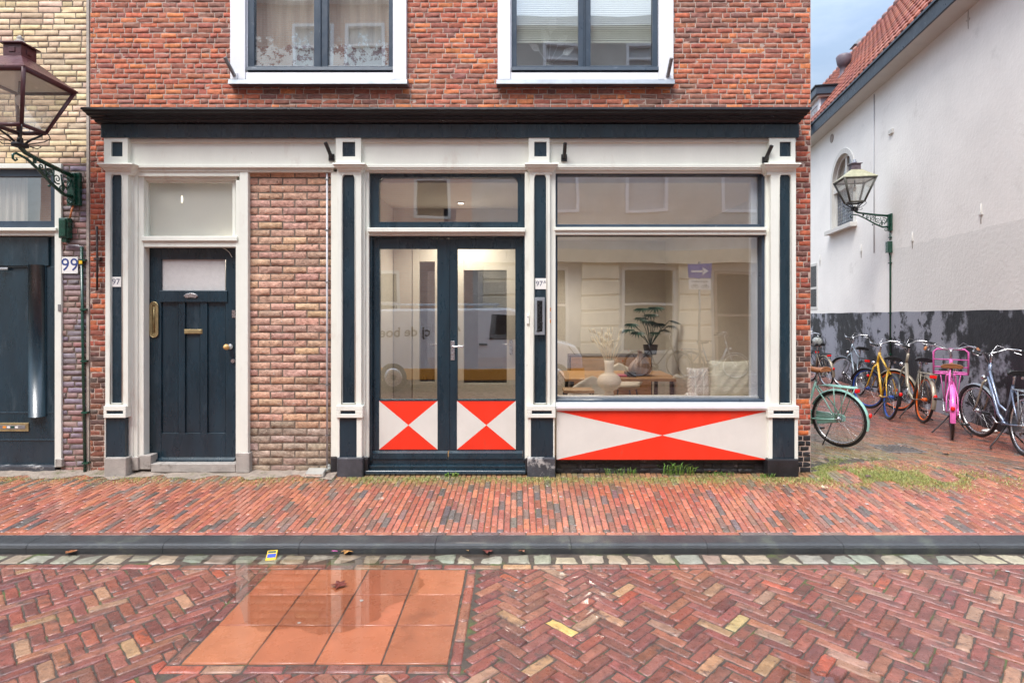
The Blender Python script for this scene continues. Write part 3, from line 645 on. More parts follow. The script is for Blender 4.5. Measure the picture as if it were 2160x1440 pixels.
# grey stone feet beside the single door
for q in ((264, 291, 964, 992, 5.725, 5.82), (289, 318, 960, 990, 5.745, 5.86), (497, 526, 955, 997, 5.730, 5.86)): m = MB(); box_px(m, *q); m.build('stone_foot', 'plinth_concrete', house, bev=.008)
m = MB(); box_px(m, 318, 497, 978, 996, 5.74, 6.05); m.build('doorstep', 'plinth_concrete', house, bev=.006)
for q in ((697, 711, 964, 1000, 5.74, 5.82), (764, 776, 966, 999, 5.70, 5.84), (1108, 1114, 966, 998, 5.72, 5.86)): m = MB(); box_px(m, *q); m.build('stone_foot', 'black_plinth', house, bev=.008)

# tan brick infill
m = MB(); x0, x1 = FX(519, 5.79), FX(701, 5.79); zi0 = 0.0; zi1 = FZ(358, 5.79)
tanp = [(.52, .31, .21), (.50, .29, .205), (.47, .27, .195), (.53, .33, .215), (.46, .285, .215), (.50, .30, .22), (.42, .25, .19)]
greyt = [(.34, .25, .19), (.30, .22, .17), (.38, .29, .23)]
wall_bricks(m, x0, x1, zi0, zi1, 5.795, .0762, [.252], None, (), joint=.013, rough=.0045, prot=.004, bond='run', palf=lambda x, z: greyt if z < .38+rnd(-.12, .12) else tanp, nx=9)
inf = m.build('infill_wall', 'tan_brick', house); m = MB(); m.box(x0, x1, 5.795, 5.95, 0, zi1); m.build('mortar_bed', 'grey_mortar', inf)

# single door 97
Yd = 5.865; m = MB()
def dpx(mb, p0, p1, q0, q1, Y, yb): box_px(mb, p0, p1, q0, q1, Y, yb)
dx0, dx1, dz0, dz1 = 313, 500, 521, 967
dpx(m, dx0, 340, dz0, 978, Yd, Yd+.05); dpx(m, 476, dx1, dz0, 978, Yd, Yd+.05); dpx(m, 340, 476, dz0, 547, Yd, Yd+.05)
dpx(m, 340, 476, 913, 978, Yd, Yd+.05); dpx(m, 340, 476, 612, 637, Yd, Yd+.05)
dpx(m, 376, 390, 637, 913, Yd, Yd+.05); dpx(m, 422, 437, 637, 913, Yd, Yd+.05)
dpx(m, 340, 376, 637, 913, Yd+.018, Yd+.045); dpx(m, 390, 422, 637, 913, Yd+.018, Yd+.045); dpx(m, 437, 476, 637, 913, Yd+.018, Yd+.045)
dpx(m, 336, 479, 613, 637, Yd-.014, Yd)
door = m.build('door', 'dark_blue_paint', house, bev=.004)
m = MB(); m.profx([(Yd, FZ(964, Yd)), (Yd-.035, FZ(968, Yd)), (Yd-.04, FZ(974, Yd)), (Yd, FZ(976, Yd))][::-1], FX(316, Yd), FX(497, Yd)); m.build('weather_bar', 'dark_blue_paint', door)
m = MB(); dpx(m, 342, 475, 547, 612, Yd+.02, Yd+.026); m.build('pane', 'frosted_glass', door)
m = MB(); cxp, z0, z1 = FX(326, Yd), FZ(711, Yd), FZ(637, Yd); r = .046
def stad(r, dz): return [(cxp+r*math.cos(a), Yd-.012, (z1-dz if a < math.pi else z0+dz)+r*math.sin(a)) for a in [math.pi*i/10 for i in range(11)]+[math.pi+math.pi*i/10 for i in range(11)]]
o_, i_ = stad(.042, .042), stad(.017, .042); A = [m.V(p) for p in o_]; Bq = [m.V(p) for p in i_]; C = [m.V((p[0], Yd-.001, p[2])) for p in o_]; D = [m.V((p[0], Yd-.0015, p[2])) for p in i_]
for i in range(22): k = (i+1) % 22; m.Fc(A[k], A[i], Bq[i], Bq[k]); m.Fc(A[i], A[k], C[k], C[i]); m.Fc(Bq[k], Bq[i], D[i], D[k])
m.Fc(*D[::-1]); m.tube(o_, .006, 6, closed=True); m.tube([(cxp, Yd-.006, z0+.05), (cxp, Yd-.009, z1-.05)], .005); m.build('door_pull', 'brass', door)
m = MB(); kx, kz = FX(485, Yd), FZ(731, Yd); m.lathe([(.030, Yd-.001), (.030, Yd-.012), (.014, Yd-.016), (.014, Yd-.05)], (kx+.004, 0, kz), 16, 'y')
def lathey(mb, prof, x, z, n=16):
    mb.lathe([(r, 0) for r, h in prof][:0] or prof, (x, 0, z), n, 'y')
m.build('knob_plate', 'steel', door); m = MB(); m.ball((kx-.006, Yd-.062, kz), .030, 14, 8); m.build('knob', 'knob_wood', door)
m = MB(); m.lathe([(.021, Yd+.0), (.021, Yd-.012)], (FX(492, Yd), 0, FZ(761, Yd)), 14, 'y'); m.build('lock', 'steel', door); m = MB(); m.box(FX(490, Yd), FX(497, Yd), Yd-.008, Yd, FZ(670, Yd), FZ(654, Yd)); m.build('latch_plate', 'steel', door)
m = MB(); lx, lz = FX(405, Yd), FZ(624, Yd); m.extrude([(lx-.075, Yd-.026, lz), (lx-.05, Yd-.026, lz-.022), (lx, Yd-.026, lz-.017), (lx+.05, Yd-.026, lz-.022), (lx+.075, Yd-.026, lz), (lx+.05, Yd-.026, lz+.022), (lx, Yd-.026, lz+.03), (lx-.05, Yd-.026, lz+.022)], (0, .011, 0)); m.build('bell_plate', 'steel', door, bev=.003)
m = MB(); lx, lz = FX(408, Yd), FZ(699, Yd); m.box(lx-.085, lx+.085, Yd-.009, Yd+.02, lz-.018, lz+.018); m.box(lx-.095, lx+.095, Yd-.004, Yd, lz-.024, lz+.024); m.build('letter_slot', 'brass', door, bev=.003)
m = MB(); m.tube([(FX(464, Yd), Yd-.01, FZ(521, Yd)), (FX(478, Yd), Yd-.02, FZ(526, Yd)), (FX(486, Yd), Yd-.02, FZ(533, Yd)), (FX(491, Yd), Yd-.015, FZ(543, Yd))], .0035, 6); m.build('loose_wire', 'cream_paint', door)
# transom window above it
m = MB(); Yt = 5.83; dpx(m, 303, 311, 379, 499, Yt-.015, Yt+.05); dpx(m, 490, 497, 379, 499, Yt-.015, Yt+.05); dpx(m, 311, 490, 379, 385, Yt-.015, Yt+.05)
tr = m.build('transom_window', 'cream_paint', house, bev=.003); m = MB(); dpx(m, 309, 492, 384, 499, Yt+.02, Yt+.024); m.build('pane', 'dusty_glass', tr)

# double doors
m = MB(); Yf = 5.80                        # dark outer frame and transom frame
dpx(m, 778, 785, 497, 972, 5.775, 5.87); dpx(m, 1103, 1109, 497, 972, 5.775, 5.87); dpx(m, 785, 1103, 497, 502, 5.79, 5.87)
fr = m.build('door_frame', 'dark_blue_paint', house, bev=.003)
m = MB(); n = 8
def rrect(p0, p1, q0, q1, Y, rt):
    x0, x1, z0, z1 = FX(p0, Y), FX(p1, Y), FZ(q1, Y), FZ(q0, Y); P = [(x0, Y, z0), (x1, Y, z0)]
    P += [(x1-rt+rt*math.cos(math.pi/2*i/n), Y, z1-rt+rt*math.sin(math.pi/2*i/n)) for i in range(n+1)]
    P += [(x0+rt-rt*math.sin(math.pi/2*i/n), Y, z1-rt+rt*math.cos(math.pi/2*i/n)) for i in range(n+1)]; return P
outp = rrect(777, 1109, 363, 481, 5.79, .004); inp = rrect(799, 1092, 374, 468, 5.79, .06); ring_from(outp, inp, 5.79, .04, m)
tr = m.build('transom_window', 'dark_blue_paint', house); m = MB(); m.extrude(rrect(796, 1095, 371, 471, 5.828, .06), (0, .004, 0)); m.build('pane', 'shop_glass', tr)
Yl = 5.815
for (a, b, g0, g1, hs) in ((785, 945, 801, 922, 0), (947, 1103, 965, 1087, 1)):
    m = MB(); dpx(m, a, g0, 503, 950, Yl, Yl+.05); dpx(m, g1, b, 503, 950, Yl, Yl+.05); dpx(m, g0, g1, 503, 525, Yl, Yl+.05); dpx(m, g0, g1, 842, 846, Yl-.004, Yl+.05); dpx(m, g0, g1, 945, 950, Yl, Yl+.05); dpx(m, g0, g1, 846, 945, Yl+.015, Yl+.045)
    lf = m.build('door_leaf', 'dark_blue_paint', house, bev=.003)
    m = MB(); m.profx([(Yl+.03, FZ(950, Yl)), (Yl, FZ(950, Yl)), (Yl-.03, FZ(954, Yl)), (Yl-.034, FZ(966, Yl)), (Yl+.03, FZ(967, Yl))][::-1], FX(a+.5, Yl), FX(b-.5, Yl)); m.build('weather_bar', 'dark_blue_paint', lf)
    m = MB(); dpx(m, g0-1, g1+1, 524, 843, Yl+.024, Yl+.030); m.build('pane', 'door_glass', lf)
    m = MB(); x0, x1, z0, z1 = FX(g0-1, Yl), FX(g1+1, Yl), FZ(947.5, Yl), FZ(845, Yl); c = ((x0+x1)/2, (z0+z1)/2); yy = Yl-.003
    def tri(p, q, mi):
        m.mi = mi; k = [m.V((v[0], yy, v[1])) for v in (p, q, c)]; m.Fc(*k); k2 = [m.V((v[0], Yl+.014, v[1])) for v in (p, q)]; m.Fc(k[0], k2[0], k2[1], k[1])
    tri((x0, z0), (x1, z0), 0); tri((x1, z0), (x1, z1), 1); tri((x1, z1), (x0, z1), 0); tri((x0, z1), (x0, z0), 1)
    m.build('painted_panel', ['red_panel_paint', 'white_panel_paint'], lf)
    if hs:
        m = MB(); hx, hz = FX(955, Yl), FZ(739, Yl); m.box(hx-.021, hx+.021, Yl-.009, Yl, FZ(759, Yl), FZ(719, Yl)); m.tube([(hx, Yl-.005, FZ(730, Yl)), (hx, Yl-.05, FZ(730, Yl)), (hx+.02, Yl-.055, FZ(730, Yl)), (hx+.115, Yl-.052, FZ(730, Yl)-.003)], .0095, 8)
        m.lathe([(.009, Yl-.013), (.009, Yl-.009)], (hx, 0, FZ(745, Yl)), 10, 'y'); m.build('handle', 'steel', lf, bev=.002)
    else:
        m = MB(); dpx(m, 944.5, 947.5, 503, 950, Yl-.008, Yl); m.build('cover_strip', 'dark_blue_paint', lf)
m = MB(); m.box(FX(778, 5.78), FX(1110, 5.78), 5.79, 5.9, FZ(982, 5.79), FZ(968, 5.79)); m.box(FX(776, 5.76), FX(1109, 5.76), 5.745, 5.9, FZ(989, 5.745), FZ(982, 5.745))
m.profx([(5.9, 0), (5.70, 0), (5.69, .02), (5.70, .045), (5.9, .06)], FX(770, 5.72), FX(1109, 5.72)); m.build('threshold', 'dark_blue_paint', house, bev=.006)

# display window
m = MB(); Yw = 5.80
dpx(m, 1172, 1176, 365, 842, 5.79, 5.86); dpx(m, 1608, 1616, 365, 842, 5.76, 5.88); dpx(m, 1172, 1616, 364, 369, 5.775, 5.86); dpx(m, 1172, 1610, 473, 479, 5.785, 5.86); dpx(m, 1172, 1610, 494, 498, 5.775, 5.86)
m.profx([(5.88, FZ(841, 5.8)), (5.79, FZ(841, 5.79)), (5.755, FZ(844, 5.755)), (5.755, FZ(848, 5.755)), (5.88, FZ(848.5, 5.755))][::-1], FX(1173, 5.77), FX(1616, 5.77))
dw = m.build('display_window', 'slate_blue_paint', house, bev=.003)
m = MB(); dpx(m, 1176, 1608, 498, 841, 5.825, 5.831); m.build('pane', 'shop_glass', dw); m = MB(); dpx(m, 1176, 1608, 369, 473, 5.825, 5.831); m.build('pane', 'shop_glass', dw)
m = MB(); dpx(m, 1584, 1603, 369, 842, 5.87, 5.93); dpx(m, 1176, 1608, 369, 374, 5.87, 5.93); dpx(m, 1176, 1608, 836, 842, 5.845, 5.90); dpx(m, 1176, 1608, 497, 500, 5.85, 5.9); m.build('inner_frame', 'window_white', dw, bev=.003)
m = MB(); Yq = 5.71; x0, x1, z0, z1 = FX(1174, Yq), FX(1620, Yq), FZ(969, Yq), FZ(866.5, Yq); c = ((x0+x1)/2, (z0+z1)/2)
def tri2(p, q, mi):
    m.mi = mi; k = [m.V((v[0], Yq, v[1])) for v in (p, q, c)]; m.Fc(*k); k2 = [m.V((v[0], Yq+.03, v[1])) for v in (p, q)]; m.Fc(k[0], k2[0], k2[1], k[1])
tri2((x0, z0), (x1, z0), 0); tri2((x1, z0), (x1, z1), 1); tri2((x1, z1), (x0, z1), 0); tri2((x0, z1), (x0, z0), 1)
m.mi = 1; m.box(x0+.004, x1-.004, Yq+.03, 5.86, z0, z1); m.build('painted_panel', ['red_panel_paint', 'white_panel_paint'], house)
m = MB(); wall_bricks(m, FX(1172, 5.77), FX(1621, 5.77), 0, z0, 5.77, .052, [.19, .095, .18], tar, (), joint=.009, rough=.01, wander=.004)
bb = m.build('base_wall', 'black_tar_brick', house); m = MB(); m.box(FX(1172, 5.77), FX(1621, 5.77), 5.772, 5.9, -.02, z0-.002); m.build('mortar_bed', 'black_plinth', bb)
# letter box, bell, sticker on the third pilaster
m = MB(); Yk = 5.672; dpx(m, 1128, 1149, 627, 706, Yk-.012, Yk-.0005); lb = m.build('letter_box', 'zinc', house, bev=.002)
m = MB(); dpx(m, 1133, 1144, 634, 699, Yk-.014, Yk-.0125)
for k in range(26): x = FX(rnd(1134, 1143), Yk); z = FZ(636+k*2.45, Yk); m.tube([(x-.012, Yk-.016, z), (x, Yk-.022, z-.004), (x+.012, Yk-.016, z+rnd(-.006, .006))], .004, 5)
m.build('brush', 'black_plastic', lb)
m = MB(); Yk = 5.715; dpx(m, 1157, 1162, 651, 680, Yk-.006, Yk-.0005); sk = m.build('sticker', 'enamel_white', house); 
for q in ((649, 656.5), (674, 681)): m = MB(); dpx(m, 1157, 1162, *q, Yk-.009, Yk-.0065); m.build('orange_mark', 'orange_plastic', sk)
m = MB(); dpx(m, 1158.3, 1160.8, 658, 672, Yk-.0085, Yk-.0065); m.build('dark_mark', 'digit_blue', sk)
m = MB(); Yk = 5.735; dpx(m, 1111, 1116, 663, 683, Yk-.018, Yk-.0005); db = m.build('door_bell', 'enamel_white', house, bev=.003); m = MB(); m.lathe([(.006, Yk-.021), (.006, Yk-.018)], (FX(1113.5, Yk), 0, FZ(668, Yk)), 10, 'y'); m.build('bell_button', 'zinc', db)
m = MB(); Yk = YB-.012; x = FX(208, Yk); m.tube([(x, Yk-.02, FZ(613, Yk)), (x+.002, Yk-.022, FZ(545, Yk)), (x-.002, Yk-.02, FZ(478, Yk))], .011, 6); m.box(x-.03, x+.035, Yk-.03, Yk+.01, FZ(549, Yk), FZ(544, Yk)); m.build('wall_anchor', 'rust_iron', house)
m = MB(); x = FX(691, 5.78); m.tube([(x, 5.765, FZ(365, 5.77)), (x, 5.765, .06)], .0105, 8); m.smooth = False
pp_ = m.build('white_pipe', 'grey_pvc'); tag(pp_, 'thin white plastic pipe running down the edge of the tan brick infill', 'pipe')
for py in (379, 486, 595, 701, 812, 918): m = MB(); z = FZ(py, 5.77); m.box(x-.018, x+.016, 5.752, 5.782, z-.006, z+.006); m.build('clip', 'dull_steel', pp_)
m = MB(); m.extrude([(FX(647, 5.68), 5.72, .02), (FX(649, 5.68), 5.62, .0), (FX(649, 5.68), 5.60, .04), (FX(647, 5.68), 5.74, .065)], (.18, 0, 0)); m.tube([(FX(647, 5.68)+.18, 5.72, .045), (FX(693, 5.72), 5.755, .05), (FX(693, 5.76), 5.765, .09)], .017, 8)
tag(m.build('drain_shoe', 'clear_plastic', bev=.006), 'clear plastic outlet lying on the pavement at the foot of the white pipe', 'pipe outlet')

# upper windows
def upper_window(px0, px1, d0, d1, panes, sillpx, kind):
    Y = 5.76; m = MB(); x0, x1 = FX(px0, Y), FX(px1, Y); f0, f1 = FX(d0, Y+.03), FX(d1, Y+.03); zb = FZ(152, Y); T_ = WTOP
    m.box(x0, f0, Y, YB+.15, FZ(168, Y), T_); m.box(f1, x1, Y, YB+.15, FZ(168, Y), T_); m.box(f0, f1, Y+.01, YB+.15, FZ(168, Y), zb); m.box(f0, f1, Y, YB+.15, T_-.12, T_)
    m.box(f0, f0+.012, Y+.03, YB+.15, zb, T_-.12); w = m.build('window', 'window_white', house, bev=.005)
    m = MB(); m.profx([(YB, FZ(165, 5.73)), (5.725, FZ(168, 5.725)), (5.715, FZ(177, 5.715)), (YB, FZ(177, 5.715))][::-1], FX(px0-3, 5.73), FX(px1+2, 5.73)); m.build('window_sill', 'zinc', w, bev=.002)
    Yc = Y+.035; zt = T_-.12; f0 += .012
    m = MB(); zp0 = FZ(138, Yc); mid = (panes[1]+panes[2])/2
    m.box(f0, FX(panes[0], Yc), Yc, Yc+.06, zb, zt); m.box(FX(panes[1], Yc), FX(mid-1, Yc), Yc, Yc+.06, zb, zt); m.box(FX(mid-1, Yc), FX(mid+1, Yc), Yc-.012, Yc+.06, zb, zt); m.box(FX(mid+1, Yc), FX(panes[2], Yc), Yc, Yc+.06, zb, zt); m.box(FX(panes[3], Yc), f1, Yc, Yc+.06, zb, zt)
    for a, b in ((0, 1), (2, 3)): m.box(FX(panes[a], Yc), FX(panes[b], Yc), Yc+.003, Yc+.06, zb, zp0); m.box(FX(panes[a], Yc), FX(panes[b], Yc), Yc+.003, Yc+.06, zt-.05, zt)
    c = m.build('casement', 'slate_blue_paint', w, bev=.004)
    m = MB(); m.profx([(Yc, FZ(141, Yc)), (Yc-.03, FZ(144, Yc)), (Yc-.035, FZ(151, Yc)), (Yc, FZ(151, Yc))][::-1], f0, f1); m.build('drip_rail', 'slate_blue_paint', w)
    m = MB()
    for a, b in ((0, 1), (2, 3)): m.box(FX(panes[a], Yc), FX(panes[b], Yc), Yc+.028, Yc+.033, zp0, zt-.05)
    m.build('pane', 'upper_glass', c)
    # small room behind
    m = MB(); rx0, rx1, ry, rz0 = x0-.3, x1+.3, YB+.24, zb-.25
    for q in (((rx0, ry, rz0), (rx0, ry+2, rz0), (rx0, ry+2, T_+.1), (rx0, ry, T_+.1)), ((rx1, ry, rz0), (rx1, ry, T_+.1), (rx1, ry+2, T_+.1), (rx1, ry+2, rz0)), ((rx0, ry+2, rz0), (rx1, ry+2, rz0), (rx1, ry+2, T_+.1), (rx0, ry+2, T_+.1)), ((rx0, ry, rz0), (rx1, ry, rz0), (rx1, ry+2, rz0), (rx0, ry+2, rz0)), ((rx0, ry, T_+.1), (rx0, ry+2, T_+.1), (rx1, ry+2, T_+.1), (rx1, ry, T_+.1))): m.poly(q)
    m.build('room', 'room_wall' if kind else 'brown_panel', w)
    yb = Yc+.09
    if kind == 0:
        m = MB(); n_ = 60
        def cf(u, v): return (x0+.06+(x1-x0-.12)*u, yb+.05+.012*math.sin(u*60), zb-.02+(.36+.02*math.sin(u*23)+.015*math.sin(u*51))*v)
        m.grid(cf, n_, 6); m.build('curtain', 'curtain_maroon', w)
        m = MB(); m.grid(lambda u, v: (x0+.06+(x1-x0-.12)*u, yb+.10+.010*math.sin(u*80), zb+.25+(T_-zb-.3)*v), n_, 2); m.build('net_curtain', 'net_curtain', w)
    else:
        m = MB(); z = FZ(76, Yc); zt_ = T_-.15
        while z < zt_: m.extrude([(f0+.03, yb, z), (f0+.03, yb+.010, z+.021), (f0+.03, yb+.0115, z+.021), (f0+.03, yb+.0015, z)], (f1-f0-.06, 0, 0)); z += .0225
        m.box(f0+.03, f1-.03, yb-.004, yb+.02, FZ(76, Yc)-.03, FZ(76, Yc)-.012)
        for fx in (.12, .38, .62, .88): xx = f0+(f1-f0)*fx; m.box(xx-.001, xx+.001, yb-.003, yb-.002, FZ(76, Yc)-.02, zt_)
        m.build('venetian_blind', 'blind_cream', w)
    return w
upper_window(485, 857, 520, 830, (536, 662, 691, 820), 0, 0)
upper_window(1050, 1421, 1077, 1388, (1090, 1220, 1246, 1376), 0, 1)
# condensation film on the left panes is a property of the glass: patchy mat coat
m = MB(); Yc = 5.795
for a, b in ((537, 661), (692, 819)): m.box(FX(a, Yc+.03), FX(b, Yc+.03), Yc+.0345, Yc+.0355, FZ(138, Yc), FZ(60, Yc))
M['condensation'].node_tree  # noqa
def mist():
    t = M['condensation'].node_tree; N = t.nodes.new; lk = t.links.new; b = t.nodes['Principled BSDF']
    tc = N('ShaderNodeTexCoord'); n = N('ShaderNodeTexNoise'); n.inputs['Scale'].default_value = 16; n.inputs['Detail'].default_value = 9; n.inputs['Roughness'].default_value = .72; lk(tc.outputs['Object'], n.inputs['Vector'])
    sp = N('ShaderNodeSeparateXYZ'); lk(tc.outputs['Object'], sp.inputs[0]); mr = N('ShaderNodeMapRange'); mr.inputs[1].default_value = 4.30; mr.inputs[2].default_value = 4.62; mr.inputs[3].default_value = .07; mr.inputs[4].default_value = -.12; lk(sp.outputs['Z'], mr.inputs[0])
    ad = N('ShaderNodeMath'); ad.operation = 'ADD'; lk(n.outputs['Fac'], ad.inputs[0]); lk(mr.outputs[0], ad.inputs[1]); r = N('ShaderNodeMapRange'); r.inputs[1].default_value = .50; r.inputs[2].default_value = .53; r.inputs[4].default_value = .85; lk(ad.outputs[0], r.inputs[0]); lk(r.outputs[0], b.inputs['Alpha'])
mist(); m.build('condensation', 'condensation', house)

# flagpole holders
def holder(x, y, z, dx, label, mt, L_=.165):
    m = MB(); a = Vector((x, y, z)); b = a+Vector((dx*L_*.45, -L_*.62, L_*.72)); d = (b-a).normalized()
    m.tube([a, b], .019, 12, caps=False); m.tube([a+d*.004, b], .014, 12, caps=True); o = m.build('flagpole_holder', mt)
    m = MB(); m.box(x-.03, x+.03, y-.003, y+.006, z-.035, z+.035); m.build('base_plate', mt if mt != 'dull_steel' else 'window_white', o, bev=.002)
    tag(o, label, 'flagpole holder', 'flagpole holders on the front of the brick house')
holder(FX(699, 5.71), 5.712, FZ(332, 5.71), -.35, 'black flagpole holder on the cream band, left of the second pilaster', 'black_iron')
holder(FX(1190, 5.71), 5.712, FZ(333, 5.71), .03, 'black flagpole holder on the cream band, just right of the third pilaster', 'black_iron')
holder(FX(1614, 5.71), 5.712, FZ(338, 5.71), .30, 'black flagpole holder on the cream band, left of the corner pilaster', 'black_iron')
holder(FX(495, 5.755), 5.752, FZ(160, 5.75), -.45, 'grey steel flagpole holder at the lower left corner of the misted upper window', 'dull_steel', .19)
holder(FX(1408, 5.755), 5.752, FZ(162, 5.75), .10, 'grey steel flagpole holder at the lower right corner of the upper window with blinds', 'dull_steel', .19)
# house numbers
def number(px0, px1, py0, py1, Y, txt, sup, size, label, dm):
    m = MB(); m.box(FX(px0, Y), FX(px1, Y), Y-.005, Y-.0006, FZ(py1, Y), FZ(py0, Y)); o = m.build('house_number_sign', 'enamel_white', bev=.0015)
    m = MB(); cx, cz = FX((px0+px1)/2-(3 if sup else 0), Y), FZ((py0+py1)/2, Y); text_mesh(m, txt, size, (cx, Y-.0055, cz), (1, 0, 0), (0, 0, 1), .001, bold=.0)
    if sup: text_mesh(m, sup, size*.62, (cx+size*.78, Y-.0055, cz+size*.22), (1, 0, 0), (0, 0, 1), .001)
    m.build('digits', dm, o); tag(o, label, 'house number')
    return o
number(235, 256, 584, 605, 5.70, '97', '', .082, 'small white house number plate reading 97 on the dark strip of the leftmost pilaster', 'digit_grey')
number(1129, 1152, 587, 610, 5.70, '97', 'A', .072, 'small white house number plate reading 97A above the letter box', 'digit_grey')
o = number(131, 165, 542, 577, 5.785, '99', '', .185, 'white enamel house number plate reading 99 in blue on the purple brick pier', 'digit_blue')
m = MB()
for a, b in ((133, 544), (163, 544), (133, 575), (163, 575)): m = MB(); m.lathe([(.003, 5.7785), (.003, 5.78)], (FX(a, 5.78), 0, FZ(b, 5.78)), 8, 'y'); m.build('screw', 'brass', o)

# ------------------------------------------------------------------ house 99 on the left
nb = tag(empty('neighbour_house', (-7.0, 8.8, 0)), 'yellow brick house at the left with a dark door numbered 99', 'house')
NXR = HXL-.004; NXL = -9.0
yel = [(.66, .50, .31), (.63, .47, .29), (.67, .52, .33), (.61, .45, .29), (.68, .52, .35), (.58, .43, .29)]
pur = [(.25, .18, .18), (.28, .18, .165), (.21, .175, .20), (.31, .21, .19), (.24, .19, .22), (.32, .165, .145)]
zL = FZ(345, 5.80); xp = FX(128, 5.8); xj = FX(184, 5.8)
m = MB(); wall_bricks(m, -7.2, xj, zL, 5.75, 5.80, .0600, [.235, .235, .115], yel, (), joint=.010, rough=.0015, prot=.003); m.build('wall', 'yellow_brick', nb)
m = MB(); wall_bricks(m, xp, xj+.015, 0, zL, 5.80, .0588, [.19, .12, .21], pur, (), joint=.012, rough=.003, prot=.0045); m.build('brick_pier', 'purple_brick', nb)
m = MB(); m.box(-7.2, xj, 5.80, 6.0, zL, 5.75); m.box(xp, xj, 5.80, 6.0, 0, zL); m.box(NXL, -6.2, 5.80, 6.0, 0, zL); m.build('mortar_bed', 'grey_mortar', nb)
m = MB(); m.box(NXL, -7.2, 5.792, 6.0, zL, 6.7); m.box(-7.2, NXR, 5.792, 6.0, 5.75, 6.7); m.box(NXL, NXL+.2, 6.0, 12, 0, 6.7); m.box(NXL+.2, NXR, 11.8, 12, 0, 6.7); m.build('wall', 'upper_brick_sheet', nb)
m = MB(); m.extrude([(NXL, 5.6, 6.7), (NXL, 8.9, 9.2), (NXL, 12.2, 6.7)], (NXR-NXL, 0, 0)); m.build('roof', 'lead', nb)
m = MB(); m.box(xj, NXR, 5.788, 6.0, 0, 5.75); m.build('cement_joint', 'cement', nb)
m = MB(); x0d = -6.2; box_px(m, 115, 129, 345, 985, 5.775, 5.98); m.box(x0d, FX(115, 5.775), 5.775, 5.98, FZ(355, 5.775), FZ(345, 5.775)); m.box(x0d, FX(119, 5.76), 5.755, 5.98, FZ(487, 5.76), FZ(480, 5.76)); m.box(x0d, FX(116, 5.79), 5.785, 5.98, FZ(497, 5.79), FZ(487, 5.79)); m.box(x0d, x0d+.08, 5.785, 5.98, 0, FZ(355, 5.775))
m.build('door_casing', 'cream_paint', nb, bev=.004)
m = MB(); Y = 5.815; m.box(x0d+.08, FX(116, Y), Y, 5.88, FZ(372, Y), FZ(355, Y)); m.box(x0d+.08, FX(116, Y), Y, 5.88, FZ(481, Y), FZ(466, Y)); m.box(FX(107, Y), FX(116, Y), Y, 5.88, FZ(466, Y), FZ(372, Y)); m.box(x0d+.08, x0d+.13, Y, 5.88, FZ(466, Y), FZ(372, Y))
tw = m.build('transom_window', 'slate_blue_paint', nb, bev=.003); m = MB(); m.box(x0d+.13, FX(108, Y), Y+.03, Y+.035, FZ(467, Y), FZ(371, Y)); m.build('pane', 'door_glass', tw)
m = MB(); m.grid(lambda u, v: (x0d+.1+(FX(52, 5.9)-x0d-.1)*u, 5.93+.012*math.sin(u*70), FZ(480, 5.9)+(.62)*v), 50, 1); m.build('net_curtain', 'net_curtain', tw)
m = MB(); m.box(x0d, FX(130, 6), 6.02, 6.06, 0, zL); m.build('hall_panel', 'brown_panel', nb)
m = MB(); Y = 5.85; xd = FX(118, Y); m.box(x0d+.08, xd, Y, Y+.06, FZ(981, Y), FZ(928, Y)); m.box(x0d+.08, xd, Y+.004, Y+.06, FZ(928, Y), FZ(871, Y)); m.box(x0d+.08, xd, Y+.018, Y+.06, FZ(871, Y), FZ(565, Y)); m.box(x0d+.08, FX(104, Y), Y-.012, Y+.06, FZ(561, Y), FZ(500, Y)); m.box(x0d+.08, xd, Y+.01, Y+.06, FZ(565, Y), FZ(497, Y)); m.box(FX(97, Y), xd, Y+.002, Y+.02, FZ(871, Y), FZ(562, Y))
m.box(x0d+.08, xd, Y-.006, Y+.005, FZ(929.5, Y), FZ(926, Y)); m.box(x0d+.08, xd, Y+.0, Y+.02, FZ(872, Y), FZ(869, Y))
nd = m.build('door', 'dark_blue_paint', nb, bev=.004)
m = MB(); cx = FX(79, Y); r = .085; pts = [(cx+r*math.cos(a), Y+.01-r*.9*math.sin(a)) for a in [math.pi*i/16 for i in range(17)]]
m.smooth = True; A = [m.V((p[0], p[1], FZ(878, Y))) for p in pts]; Bq = [m.V((p[0], p[1], FZ(559, Y))) for p in pts]
for i in range(16): m.Fc(A[i+1], A[i], Bq[i], Bq[i+1])
m.smooth = False; m.Fc(*A[::-1]); m.Fc(*Bq); m.box(FX(62, Y)-.012, FX(96, Y)+.012, Y-.004, Y+.02, FZ(876, Y), FZ(561, Y)); m.build('door_pull', 'dark_blue_paint', nd)
m = MB(); m.box(x0d+.5, FX(61, Y), Y-.008, Y+.004, FZ(909, Y), FZ(891, Y)); lb = m.build('letter_slot', 'brass', nd, bev=.003); m = MB(); m.box(x0d+.55, FX(55, Y), Y-.011, Y-.008, FZ(904, Y), FZ(896, Y)); m.build('flap', 'dull_steel', lb, bev=.001)
m = MB()
for a, b, mi in ((8, 15, 0), (17, 23, 1), (25, 32, 2), (34, 40, 1)): m.mi = mi; m.box(FX(a, Y), FX(b, Y), Y-.0125, Y-.0112, FZ(902, Y), FZ(898, Y))
m.build('sticker', ['orange_plastic', 'enamel_white', 'green_iron'], lb)
m = MB(); lx, lz = FX(8, Y), FZ(567, Y); m.box(lx-.06, lx+.06, Y-.022, Y-.012, lz-.012, lz+.012); m.build('bell_plate', 'steel', nd, bev=.003)
m = MB(); box_px(m, 116, 130, 968, 985, 5.76, 5.98); m.build('stone_foot', 'plinth_concrete', nb, bev=.006); m = MB(); m.box(x0d, FX(116, 5.78), 5.78, 5.98, 0, FZ(982, 5.8)); m.build('doorstep', 'blue_stone', nb, bev=.006)
